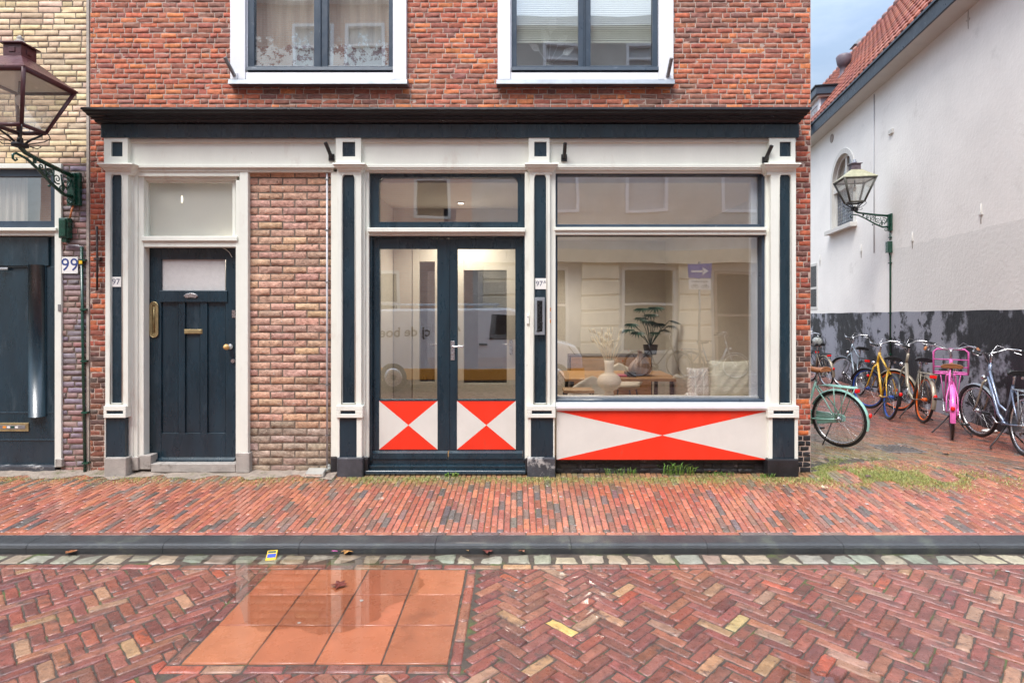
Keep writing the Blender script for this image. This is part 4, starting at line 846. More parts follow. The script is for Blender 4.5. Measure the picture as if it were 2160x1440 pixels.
m = MB(); box_px(m, 122, 127, 642, 656, 5.768, 5.776); m.build('latch_plate', 'dull_steel', nb)
# cement skirt along the foot of both houses
m = MB(); n_ = 90
def sk(u, v): x = -7+u*(FX(710, 5.7)+7); return (x, 5.80-.17*v*(1+.35*math.sin(x*9)+.2*math.sin(x*23)), .022*(1-v)**1.5*(1+.15*math.sin(x*13)+.2*math.sin(x*37))+.004-.006*v)
m.smooth = True; m.grid(sk, n_, 5); mat('sandy_skirt', (.27, .22, .18), .95, var=.3, vscale=14, bump=.8, bscale=60, dirt=(.13, .12, .07), dscale=7, dth=.52)
m.build('mortar_skirt', 'sandy_skirt', nb)

# ------------------------------------------------------------------ rooms behind the shop front
rx0, rx1 = FX(765, 5.9), HXR-.23; RY = 5.90; RB = 10.6; CZ = 3.02
m = MB()
m.poly([(rx0, RY, -.0), (rx0, RB, 0), (rx0, RB, CZ), (rx0, RY, CZ)]); m.poly([(rx1, RY, 0), (rx1, RY, CZ), (rx1, RB, CZ), (rx1, RB, 0)]); m.poly([(rx0, RB, 0), (rx1, RB, 0), (rx1, RB, CZ), (rx0, RB, CZ)])
m.build('room_wall', 'room_wall', house)
m = MB(); m.poly([(rx0, RY, .02), (rx1, RY, .02), (rx1, RB, .02), (rx0, RB, .02)]); m.build('room_floor', 'floor_wood', house)
m = MB(); m.box(rx0, rx1, RY, RB, CZ, CZ+.1); m.build('room_ceiling', 'room_ceiling', house)
m = MB(); m.box(FX(1176, 5.9), rx1, 5.90, 6.30, FZ(838, 6.1)-.04, FZ(838, 6.1)); m.box(FX(1176, 5.9), rx1, 6.27, 6.30, .02, FZ(838, 6.1)-.04); m.build('window_board', 'inner_white', house, bev=.004)
SZ = FZ(838, 6.1)
# partition with two inner doors behind the glass doors
m = MB(); PY = 7.35; pe = FX(1100, PY)
m.box(rx0, FX(868, PY), PY, PY+.08, .02, CZ); m.box(FX(936, PY), FX(962, PY), PY, PY+.08, .02, CZ); m.box(FX(868, PY), pe, PY, PY+.08, FZ(512, PY), CZ); m.box(FX(1088, PY), pe, PY, PY+.08, .02, FZ(512, PY))
m.box(pe-.08, pe, PY+.08, RB, .02, CZ); pt = m.build('partition_wall', 'room_wall', house)
m = MB(); m.box(FX(826, PY), FX(830, PY), PY-.01, PY, .02, CZ); m.build('wall_groove', 'dull_steel', pt)
for (a, b, q0, q1) in ((870, 935, 552, 805), (964, 1087, 570, 808)):
    m = MB(); c0, c1 = a+14, b-18; yy = PY+.01
    m.box(FX(a, yy), FX(c0, yy), yy, yy+.05, .03, FZ(514, yy)); m.box(FX(c1, yy), FX(b, yy), yy, yy+.05, .03, FZ(514, yy)); m.box(FX(c0, yy), FX(c1, yy), yy, yy+.05, FZ(q0, yy), FZ(514, yy)); m.box(FX(c0, yy), FX(c1, yy), yy, yy+.05, .03, FZ(q1, yy))
    idr = m.build('inner_door', 'inner_white', house, bev=.004); m = MB(); m.box(FX(c0, yy), FX(c1, yy), yy+.02, yy+.026, FZ(q1, yy), FZ(q0, yy)); m.build('pane', 'room_glass', idr)
    m = MB(); hx = FX(b-9, yy); m.box(hx-.02, hx+.02, yy-.01, yy, FZ(748, yy), FZ(716, yy)); m.tube([(hx, yy, FZ(726, yy)), (hx, yy-.05, FZ(726, yy)), (hx-.11, yy-.05, FZ(726, yy))], .009, 8); m.build('handle', 'steel', idr)
m = MB(); m.box(rx0, pe-.08, 9.0, 9.04, .02, CZ); m.build('hall_panel', 'brown_panel', house)
# dark cupboard wall far back and skirting
# ceiling lamps: first one seen, two unseen ones added to light the room
for i, (x, y, lit) in enumerate(((FX(972, 6.93), 6.93, 1), (1.2, 9.0, 1), (.65, 9.4, 1))):
    o = empty('ceiling_lamp', (x, y, CZ)); m = MB()
    m.lathe([(.055, CZ-.002), (.055, CZ-.012), (.035, CZ-.014)], (x, y, 0), 20); m.build('lamp_ring', 'window_white', o)
    m = MB(); m.lathe([(.035, CZ-.010), (.034, CZ-.017), (.001, CZ-.019)], (x, y, 0), 16); m.build('bulb', 'lamp_glow', o)
    l = bpy.data.lights.new('lamp_light', 'SPOT'); l.energy = (52, 70, 40)[i]; l.color = (1, .90, .76); l.shadow_soft_size = .05; l.spot_size = R(140); l.spot_blend = .8
    lo = bpy.data.objects.new('lamp_light', l); COL.objects.link(lo); lo.parent = o; lo.location = (0, 0, -.06)
    tag(o, ('lit ceiling spot seen through the top window over the glass double doors', 'unseen ceiling spot added to light the shop room over the far end of the table', 'unseen ceiling spot added to light the shop room at the left end of the low cabinet')[i], 'ceiling lamp', 'ceiling spots in the shop room')
# transom window room (behind the single door): stair hall with sloping boards
hx0, hx1 = FX(285, 5.9), FX(516, 5.9)
m = MB(); m.box(hx0, hx0+.04, 5.93, 8.4, 0, 3.3); m.box(hx1-.04, hx1, 5.93, 8.4, 0, 3.3); m.box(hx0+.04, hx1-.04, 8.36, 8.4, 0, 3.3); m.box(hx0, hx1, 5.93, 8.4, 3.3, 3.34)
m.build('hall_wall', 'room_wall', house)
m = MB()
for k in range(9): m.box(hx0+.05, hx1-.05, 5.96+k*.13, 5.96+k*.13+.126, 3.18+.004*(k % 2), 3.22)
for k in range(12): m.extrude([(hx0+.05, 7.13+k*.1, 3.18-k*.12), (hx0+.05, 7.13+k*.1+.096, 3.18-k*.12-.116), (hx0+.05, 7.16+k*.1+.096, 3.22-k*.12-.116), (hx0+.05, 7.16+k*.1, 3.22-k*.12)], (hx1-hx0-.1, 0, 0))
m.build('stair_boards', 'inner_white', house)

o = empty('ceiling_lamp', (FX(384, 6.4), 6.4, 3.18)); m = MB(); m.tube([(ORG[o].x, 6.4, 3.18), (ORG[o].x, 6.4, 3.0)], .004, 5); m.build('cord', 'black_plastic', o); m = MB(); m.ball((ORG[o].x, 6.4, 2.95), .011, 12, 8, sz=4); m.build('bulb', 'lamp_glow', o)
l = bpy.data.lights.new('lamp_light', 'POINT'); l.energy = 3.5; l.color = (1, .93, .84); l.shadow_soft_size = .04; lo = bpy.data.objects.new('lamp_light', l); COL.objects.link(lo); lo.parent = o; lo.location = (0, 1.1, -.75)
tag(o, 'lit bare bulb in the stair hall, seen through the window over the single door', 'ceiling lamp')
# window display and furniture
def at(px, py, Y): return Vector((FX(px, Y), Y, FZ(py, Y)))
v = at(1285, 838, 6.12); m = MB()
m.lathe([(0, SZ+.006), (.062, SZ+.006), (.058, SZ+.02), (.046, SZ+.05), (.046, SZ+.075), (.075, SZ+.085), (.112, SZ+.12), (.13, SZ+.165), (.13, SZ+.185), (.115, SZ+.225), (.085, SZ+.25), (.052, SZ+.265), (.047, SZ+.29), (.05, SZ+.36), (.056, SZ+.405), (.046, SZ+.405), (.04, SZ+.3), (0, SZ+.28)], (v.x, v.y, 0), 28)
vo = m.build('vase', 'plaster_vase'); tag(vo, 'tall beige vase with a round belly standing on the window sill, holding dried grass', 'vase')
m = MB(); m.lathe([(0, SZ+.0005), (.10, SZ+.0005), (.115, SZ+.004), (.11, SZ+.006), (0, SZ+.005)], (v.x, v.y, 0), 24); tag(m.build('saucer', 'brass'), 'flat gold dish under the beige round vase', 'dish')
m = MB(); base = Vector((v.x, v.y, SZ+.32))
for k in range(64):
    a = rnd(0, 6.28); sp_ = rnd(.02, .21); h = rnd(.2, .40); tip = base+Vector((math.cos(a)*sp_-.02, math.sin(a)*sp_*.6, h)); mid = base.lerp(tip, .55)+Vector((rnd(-.01, .01), 0, .02))
    m.tube([base+Vector((math.cos(a)*.02, math.sin(a)*.02, 0)), mid, tip], [.002, .0018, .0015], 4)
    if random.random() < .75: d = (tip-mid).normalized(); m.tube([tip-d*.01, tip+d*.012, tip+d*.035, tip+d*.055], [.002, .010, .008, .001], 6)
tag(m.build('dried_grass', 'dried_grass'), 'bunch of dried ears and bunny tail grass in the beige vase', 'dried flowers')
def cushion(px0, px1, py0, py1, Y, th, mt, label, fringe, rot):
    x0, x1, z0, z1 = FX(px0, Y), FX(px1, Y), SZ+.001, FZ(py0, Y); w, h = (x1-x0)/2, (z1-z0)/2; m = MB(); m.smooth = True; m.M = Matrix.Translation(((x0+x1)/2, Y, (z0+z1)/2)) @ Matrix.Rotation(rot, 4, 'X')
    n_ = 26
    def f(sg):
        def g_(u, v_):
            a, b = u*2-1, v_*2-1; pin = 1-.07*(abs(b)**2)*(1-abs(a)**3)*0-.05*(1-a*a)*abs(b)**4-.0; x = a*w*(1-.05*(1-b*b)*abs(a)**4); z = b*h*(1-.05*(1-a*a)*abs(b)**4)
            t = th*((1-a**4)*(1-b**4))**.5*(1+.10*math.sin(a*5+b*3)+.05*math.sin(a*13-b*9)); return (x, sg*t, z)
        return g_
    m.grid(f(-1), n_, n_); m.grid(f(1), n_, n_); o = m.build('cushion', mt)
    if fringe:
        m2 = MB(); m2.M = m.M
        for k in range(150):
            s_ = random.choice((0, 1, 2)); t = rnd(-1, 1)
            if s_ == 0: p = Vector((t*w, 0, h)); d = Vector((rnd(-.5, .5), rnd(-.4, .4), 1))
            else: q = 1 if s_ == 1 else -1; p = Vector((q*w, 0, t*h)); d = Vector((q, rnd(-.4, .4), rnd(-.5, .5)))
            e = p-d*.004; L_ = rnd(.008, .018); m2.tube([e, e+d.normalized()*L_], [.003, .0015], 4)
        m2.build('fringe', mt, o)
    tag(o, label, 'cushion', 'cushions on the shop window sill')
cushion(1497, 1592, 760, 838, 6.10, .085, 'sage_linen', 'large sage green linen cushion with frayed edges at the right end of the window sill', True, -.10)
cushion(1449, 1497, 775, 838, 6.14, .055, 'leaf_pattern_linen', 'small cushion with a white leaf pattern leaning against the large green cushion', False, -.12)
m = MB(); m.ball((FX(1458, 6.05), 6.05, SZ+.030), .075, 16, 8, sy=.8, sz=.42); tag(m.build('folded_cloth', 'leaf_pattern_linen'), 'crumpled piece of leaf patterned cloth lying in front of the small cushion', 'cloth')
# table
t = empty('table', (1.45, 8.1, .02)); m = MB(); m.box(.66, 2.24, 7.65, 8.72, .715, .752); m.build('table_top', 'table_wood', t, bev=.006)
for (x, y) in ((.74, 7.72), (2.12, 7.72), (.74, 8.6), (2.12, 8.6)): m = MB(); m.box(x, x+.05, y, y+.05, .02, .715); m.build('leg', 'black_iron', t, bev=.003)
tag(t, 'oak dining table with black legs in the shop room behind the window', 'table')
def chair(x, y, ang, label):
    r = empty('chair', (x, y, .02), (0, 0, ang), local=True); m = MB(); m.smooth = True
    m.grid(lambda u, v_: ((.26+.05*math.sin(v_*3.14))*math.sin((u-.5)*3.7), -(.25+.04*v_)*math.cos((u-.5)*3.7)+.02, .44+.36*v_*(1-.55*abs(u-.5)*2)), 20, 8); b = m.build('backrest', 'boucle', r)
    so_ = b.modifiers.new('solid', 'SOLIDIFY'); so_.thickness = .06; ss = b.modifiers.new('sub', 'SUBSURF'); ss.levels = 1; ss.render_levels = 1
    m = MB(); m.lathe([(0, .40), (.2, .40), (.25, .43), (.25, .47), (.2, .49), (0, .495)], (0, .02, 0), 24); m.build('seat', 'boucle', r)
    for sx_ in (-1, 1):
        for sy_ in (-1, 1): m = MB(); m.tube([(sx_*.15, sy_*.15, .41), (sx_*.22, sy_*.22, 0)], [.014, .009], 8); m.build('leg', 'black_iron', r)
    tag(r, label, 'chair', 'cream shell chairs at the table')
chair(.95, 7.2, 2.9, 'cream shell chair at the near left side of the table, behind the vase'); chair(2.42, 7.75, -1.2, 'cream shell chair at the right end of the table'); chair(1.75, 9.15, 3.3, 'cream shell chair on the far side of the table')
r = empty('stool', (.72, 6.75, .02)); m = MB(); m.box(.56, .92, 6.62, 6.90, .70, .735); m.build('seat', 'table_wood', r, bev=.006)
for (x, y) in ((.57, 6.63), (.895, 6.63), (.57, 6.88), (.895, 6.88)): m = MB(); m.box(x, x+.018, y, y+.018, .02, .70); m.build('leg', 'black_iron', r)
m = MB(); m.box(.588, .895, 6.632, 6.646, .30, .314); m.box(.588, .895, 6.632, 6.646, .66, .674); m.build('stretcher', 'black_iron', r); tag(r, 'tall stool with thin black frame and wooden seat at the left of the shop window', 'stool')
m = MB(); vx, vy, vz = FX(1350, 8.1), 8.1, .752
pr = [(0, vz), (.10, vz), (.155, vz+.05), (.165, vz+.10), (.13, vz+.17), (.07, vz+.23), (.034, vz+.28), (.030, vz+.34), (.038, vz+.36), (.028, vz+.36), (0, vz+.3)]
rings = []
for r_, h in pr: rings.append([m.V((vx+r_*(1+.05*math.cos(12*6.283*j/72))*math.cos(6.283*j/72), vy+r_*(1+.05*math.cos(12*6.283*j/72))*math.sin(6.283*j/72), h)) for j in range(72)])
m.smooth = True
for i in range(len(rings)-1):
    for j in range(72): m.Fc(rings[i][j], rings[i][(j+1) % 72], rings[i+1][(j+1) % 72], rings[i+1][j])
tag(m.build('vase', 'ribbed_vase'), 'brownish ribbed bottle shaped vase standing on the oak table', 'vase')
for k, (dx, mt, lb) in enumerate(((0, 'magazine', 'pink magazine lying open on the oak table left of the ribbed vase'), (.09, 'black_plastic', 'dark small box on the oak table left of the ribbed vase'))):
    m = MB(); x = FX(1302, 7.95)+dx*1.3; m.box(x, x+.13, 7.85, 8.05, .753, .775+.04*k); tag(m.build('magazine' if k == 0 else 'box', mt, bev=.004), lb, 'magazine' if k == 0 else 'box')
# low cabinet, plant
m = MB(); m.box(.9, 2.3, 9.5, 9.95, .10, .93); cb_ = m.build('cabinet', 'pot_dark', bev=.005)
for k in range(2): m = MB(); m.box(.92+k*.70, 1.58+k*.70, 9.485, 9.5, .13, .90); m.build('cabinet_door', 'table_wood', cb_, bev=.003)
tag(cb_, 'low cabinet at the back of the shop room under the house plant', 'cabinet')
pl = empty('house_plant', (FX(1372, 9.7), 9.7, .93)); px_, py_, pz_ = FX(1372, 9.7), 9.7, .93
m = MB(); m.lathe([(0, pz_), (.10, pz_), (.13, pz_+.17), (.12, pz_+.17), (.11, pz_+.14), (0, pz_+.14)], (px_, py_, 0), 18); m.build('pot', 'pot_dark', pl)
m = MB()
for (ax, az, ln) in ((-.34, .42, .30), (-.22, .36, .26), (.06, .95, .30), (-.14, .92, .26), (.26, .62, .24), (.30, .50, .22), (-.05, .62, .30), (.12, .56, .26), (-.28, .55, .25), (.02, .78, .25), (-.18, .70, .24), (.05, .35, .2), (.2, .4, .22)):
    b = Vector((px_, py_, pz_+.14)); tip = b+Vector((ax*1.1, rnd(-.2, .1), az*.72)); m.tube([b, b.lerp(tip, .5)+Vector((0, 0, .06)), tip], .006, 5)
    d = Vector((ax*.7+rnd(-.2, .2), -.3, -.15)).normalized(); sd = d.cross(Vector((0, 0, 1))).normalized(); up_ = sd.cross(d)
    for q in range(-4, 5):
        r_ = d*(1-abs(q)*.10)+sd*q*.24; r_.normalize(); e = tip+r_*ln*(1-abs(q)*.07); w_ = r_.cross(up_).normalized()*ln*.065
        a = [m.V(p) for p in (tip, tip.lerp(e, .5)+w_+up_*.015, e, tip.lerp(e, .5)-w_+up_*.015)]; m.Fc(*a)
m.build('foliage', 'plant_leaf', pl); tag(pl, 'dark green split leaf plant in a brown pot at the back of the room', 'house plant')
m = MB(); px_, py_ = FX(905, 8.3), 8.3; m.lathe([(0, .02), (.11, .02), (.14, .3), (.12, .3), (0, .27)], (px_, py_, 0), 16); pot = m.build('potted_plant', 'pot_dark'); m = MB()
for k in range(50):
    a = rnd(0, 6.28); L_ = rnd(.15, .4); h = rnd(.1, .5); b = Vector((px_, py_, .27)); e = b+Vector((math.cos(a)*L_*.6, math.sin(a)*L_*.6, h)); w_ = Vector((-math.sin(a), math.cos(a), 0))*.03; c = b.lerp(e, .7)
    m.Fc(*[m.V(p) for p in (b.lerp(e, .4), c+w_, e, c-w_)])
m.build('foliage', 'plant_leaf', pot); tag(pot, 'small green plant on the floor behind the left inner glass door', 'potted plant')

# things seen in the upper right window
up = empty('potted_plant', (FX(1158, 5.97), 5.97, FZ(150, 5.95))); b = ORG[up]; m = MB()
m.lathe([(0, 0), (.05, 0), (.06, .08), (0, .07)], tuple(b), 12); m.build('pot', 'pot_dark', up); m = MB()
for (dx, dz, s_) in ((-.03, .30, .15), (.10, .28, .13), (.02, .42, .16), (-.12, .22, .12), (.16, .18, .12)):
    tip = b+Vector((dx, -.03, dz)); m.tube([b+Vector((0, 0, .07)), tip], .003, 4); d = Vector((dx*4, -.1, .35)).normalized()*s_; w_ = Vector((d.z, 0, -d.x))*.33
    m.Fc(*[m.V(p) for p in (tip-d*.2, tip+d*.2+w_, tip+d*.8+w_*.5, tip+d, tip+d*.8-w_*.5, tip+d*.2-w_)])
m.build('foliage', 'grass_green', up); tag(up, 'pale green leafy plant on the sill behind the upper right window', 'potted plant')

# ------------------------------------------------------------------ white building across the alley
WA = math.atan2(WD.x, WD.y); wb = tag(empty('white_building', (W0.x, W0.y, 0), (0, 0, -WA), local=True), 'long white plastered building along the alley with a red pantile roof and black painted base', 'building')
def ws(px): k = (px-CX)/F; return (k*W0.y-W0.x)/(WD.x-k*WD.y)
def wz_(px, py, off=0): return EYE-(py-HY)/F*(W0.y+WD.y*ws(px)+off)
yA, yB_ = -2.3, 12.5; zt = 6.24; a0, a1, sz_, sp_z, r_ = 4.95, 6.45, 3.70, 4.78, .75
m = MB(); m.box(0, .35, yA, a0, -.1, zt); m.box(0, .35, a1, yB_, -.1, zt); m.box(0, .35, a0, a1, -.1, sz_)
arc = [((a0+a1)/2+r_*math.cos(math.pi*i/20), sp_z+r_*math.sin(math.pi*i/20)) for i in range(21)]
for i in range(20): (p, q), (p2, q2) = arc[i], arc[i+1]; m.extrude([(0, p, q), (0, p2, q2), (0, p2, zt), (0, p, zt)], (.35, 0, 0))
m.box(0, .35, a0, a0+.0001, sz_, sp_z) if False else None
m.box(.35, 5.4, yA, yA+.3, -.1, 7.4); m.build('wall', 'white_plaster', wb)
m = MB()
def dd_(u, v_): return (-.006-.003*math.sin(u*90)*v_*0, yA+(yB_-yA)*u, -.02+(1.62+.05*(1-u)+.004*math.sin(u*77))*v_+.06*(1-u)*v_)
m.grid(dd_, 140, 1); m.build('painted_dado', 'patched_black_paint', wb)
# arched window
m = MB(); wdt = .09
def arch_band(mb, ri, ro, x0, x1, z0, n_=20):
    c = (a0+a1)/2
    def pts_(r): return [(c+r, z0)]+[(c+r*math.cos(math.pi*i/n_), sp_z+r*math.sin(math.pi*i/n_)) for i in range(n_+1)]+[(c-r, z0)]
    I, O = pts_(ri), pts_(ro)
    for i in range(len(I)-1):
        q = [(I[i][0], I[i][1]), (O[i][0], O[i][1]), (O[i+1][0], O[i+1][1]), (I[i+1][0], I[i+1][1])]
        if abs(q[0][0]-q[3][0])+abs(q[0][1]-q[3][1]) < 1e-6: continue
        mb.extrude([(x0, p[0], p[1]) for p in q], (x1-x0, 0, 0))
arch_band(m, r_-.10, r_+.02, -.02, .14, sz_); arch_band(m, r_-.17, r_-.10, .06, .14, sz_)
cY = (a0+a1)/2; m.box(.02, .12, a0+.1, a1-.1, 4.60, 4.70); m.box(.07, .13, cY-.04, cY+.04, 4.70, 5.5); aw = m.build('arched_window', 'eave_white', wb, bev=.003)
m = MB(); m.box(-.14, .12, a0-.06, a1+.08, sz_-.10, sz_); m.build('window_sill', 'eave_white', aw, bev=.005)
m = MB(); m.box(.10, .105, a0+.1, a1-.1, sz_, 5.55); m.build('pane', 'door_glass', aw); m = MB()
for k in range(11): z = sz_+.08*k+.05; m.box(.085, .098, a0+.17, a1-.17, z, z+.006)
for k in range(10): y = a0+.2+.12*k; m.box(.085, .098, y, y+.006, sz_, 4.6)
m.build('leading', 'lead', aw); m = MB(); mats_ = ['brown_panel', 'verdigris_roof', 'slate_blue_paint', 'maroon_paint', 'van_white']
for k in range(11):
    for j in range(10): m.mi = random.choice((0, 1, 2, 2, 3, 4)); y = a0+.2+.12*j; z = sz_+.08*k+.05-.08; m.poly([(.108, y, z), (.108, y, z+.08), (.108, y-.12, z+.08), (.108, y-.12, z)])
m.mi = 0; m.box(.12, .16, a0, a1, sz_, 5.6); m.build('stained_glass', mats_, aw)
# eaves
m = MB(); m.extrude([(0, yA, zt), (-.27, yA, 6.31), (-.27, yA, 6.36), (.3, yA, 6.45), (.3, yA, zt)], (0, yB_-yA, 0)); m.build('soffit', 'eave_white', wb)
m = MB(); m.extrude([(-.275, yA, 6.30), (-.31, yA, 6.30), (-.33, yA, 6.52), (-.275, yA, 6.52)], (0, yB_-yA, 0)); m.extrude([(-.275, yA, 6.52), (-.36, yA, 6.52), (-.36, yA, 6.56), (-.2, yA, 6.56), (-.2, yA, 6.52)], (0, yB_-yA, 0)); gt = m.build('gutter_board', 'slate_blue_paint', wb)
m = MB(); m.box(-.40, -.335, ws(1741), ws(1741)+.03, 6.28, 6.62); m.build('gutter_bracket', 'black_iron', gt)
# pantile roof
m = MB(); e0 = Vector((-.30, 0, 6.56)); e1 = Vector((1.85, 0, 9.62)); sd = e1-e0; SL = sd.length; sd.normalize(); nrm = Vector((-sd.z, 0, sd.x)); rows_ = 12; cwid = .225
nc = int((yB_-yA)/cwid)
for c_ in range(nc):
    for k in range(rows_):
        cc = pick([(.42, .13, .08), (.36, .11, .075), (.46, .16, .10), (.30, .10, .08), (.40, .16, .12)]); m.col = cc; m.smooth = True; y0 = yA+c_*cwid; s0 = k*SL/rows_-.03; s1 = (k+1)*SL/rows_+.0; n_ = 8; A_ = []; B_2 = []; C_ = []
        for i in range(n_+1):
            u = i/n_; hgt = .035*math.sin(u*6.283+.6)+.012; y = y0+cwid*1.04*u
            A_.append(m.V(e0+sd*s0+nrm*(hgt+.035)+Vector((0, y, 0)))); B_2.append(m.V(e0+sd*s1+nrm*(hgt+.006)+Vector((0, y, 0)))); C_.append(m.V(e0+sd*s0+nrm*(hgt+.010)+Vector((0, y, 0))))
        for i in range(n_): m.Fc(A_[i+1], A_[i], B_2[i], B_2[i+1]); m.smooth = False; m.Fc(A_[i], A_[i+1], C_[i+1], C_[i]); m.smooth = True
m.smooth = False; m.col = (.12, .05, .04); m.extrude([tuple(e0+Vector((.0, yA, -.02))), tuple(e1+Vector((0, yA, -.02))), (4.0, yA, 6.5), (.2, yA, 6.5)], (0, yB_-yA, 0))
rf = m.build('roof', 'pantile', wb); m = MB(); y = yA
while y < yB_: m.col = pick([(.36, .12, .08), (.28, .10, .08)]); m.tube([(e1.x+.02, y-.02, e1.z+.02), (e1.x+.02, y+.16, e1.z+.035), (e1.x+.02, y+.34, e1.z+.06)], [.095, .10, .115], 10); y += .33
m.build('ridge_tiles', 'pantile', rf)
# dormer
s0 = ws(1731); m = MB(); dz0, dz1 = 6.55, wz_(1733, 200); y0 = s0; y1 = s0+1.6
m.extrude([(.0, y0, dz0), (.0, y0, dz1), (1.35, y0, dz1), (1.2, y0, dz0+1.5)], (0, y1-y0, 0)); dm = m.build('dormer', 'lead', wb)
m = MB(); m.box(-.16, 1.30, y0-.14, y1+.14, dz1, dz1+.20); m.build('dormer_roof', 'slate_blue_paint', dm, bev=.01)
m = MB(); m.box(-.19, 1.35, y0-.17, y1+.17, dz1+.20, dz1+.235); m.build('roof_trim', 'black_paint', dm); m = MB(); m.box(-.10, 1.2, y0-.08, y1+.08, dz1-.05, dz1); m.build('soffit', 'eave_white', dm)
m = MB(); m.box(-.03, .0, y0-.004, y0+.14, dz0, dz1-.05); m.box(-.03, .0, y1-.14, y1, dz0, dz1-.05); m.box(-.03, 0, y0+.14, y1-.14, dz1-.18, dz1-.05); m.box(-.03, 0, y0+.14, y1-.14, dz0, dz0+.12); m.box(-.03, 0, y0+.14, y1-.14, dz0+.42, dz0+.47); df = m.build('window', 'window_white', dm)
m = MB(); m.box(-.012, -.004, y0+.14, y1-.14, dz0+.12, dz1-.18); m.build('pane', 'hazed_glass', df)
# roof vents
def vent(px, py0, py1, xo, big):
    k = (px-CX)/F; s_ = (k*(W0.y-xo*WD.x)-(W0.x+xo*WD.y))/(WD.x-k*WD.y); Y = W0.y+WD.y*s_-xo*WD.x; z1 = EYE-(py0-HY)/F*Y; z0 = EYE-(py1-HY)/F*Y
    m = MB()
    if big:
        m.lathe([(.15, z0-.4), (.15, z0+.12), (.10, z0+.2), (.10, z1-.35), (.12, z1-.33), (.17, z1-.24), (.20, z1-.05), (.17, z1), (.001, z1-.02)], (xo, s_, 0), 20)
    else: m.box(xo-.10, xo+.10, s_-.10, s_+.10, z0-.3, z1-.15); m.extrude([(xo-.2, s_-.2, z1-.15), (xo+.2, s_-.2, z1-.15), (xo+.06, s_-.2, z1), (xo-.06, s_-.2, z1)], (0, .4, 0))
    o = m.build('roof_vent', 'pipe_brown' if big else 'zinc', rf)
vent(1780, 117, 172, .95, True); vent(1811, 88, 122, 2.1, False)
m = MB(); k = ws(1845); m.tube([(-.012, k, 2.9), (-.012, k, 6.2)], .009, 6); m.build('cable', 'grey_pvc', wb)
for (px, py) in ((1925, 508), (2070, 452), (1817, 530), (2043, 42), (1730, 550)):
    y = ws(px); z = wz_(px, py); m = MB(); m.tube([(-.004, y, z-.14), (-.008, y, z+.02), (-.004, y, z+.16)], [.005, .009, .005], 5); m.box(-.015, .005, y-.04, y+.04, z-.01, z+.01); m.build('wall_anchor', 'eave_white', wb)
y = ws(1880); z = wz_(1880, 281); m = MB(); m.box(-.035, .01, y-.10, y+.06, z-.02, z+.06); m.build('vent_hood', 'eave_white', wb)
m = MB(); y = ws(1755); z = wz_(1755, 292); m.lathe([(.11, -.012), (.11, 0)], (0, y, z), 14, 'x'); m.build('vent_grille', 'brown_panel', wb)
m = MB(); y0, y1 = 7.45, 8.6; m.box(-.01, .05, y0, y0+.07, 1.75, 3.0); m.box(-.01, .05, y1-.07, y1, 1.75, 3.0); m.box(-.01, .05, y0+.07, y1-.07, 2.93, 3.0); m.box(-.01, .05, y0+.07, y1-.07, 1.75, 1.82); m.box(-.01, .05, y0+.07, y1-.07, 2.3, 2.36); sw = m.build('window', 'eave_white', wb)
m = MB(); m.box(-.004, .0, y0+.07, y1-.07, 1.82, 2.93); m.build('pane', 'dark_window', sw)

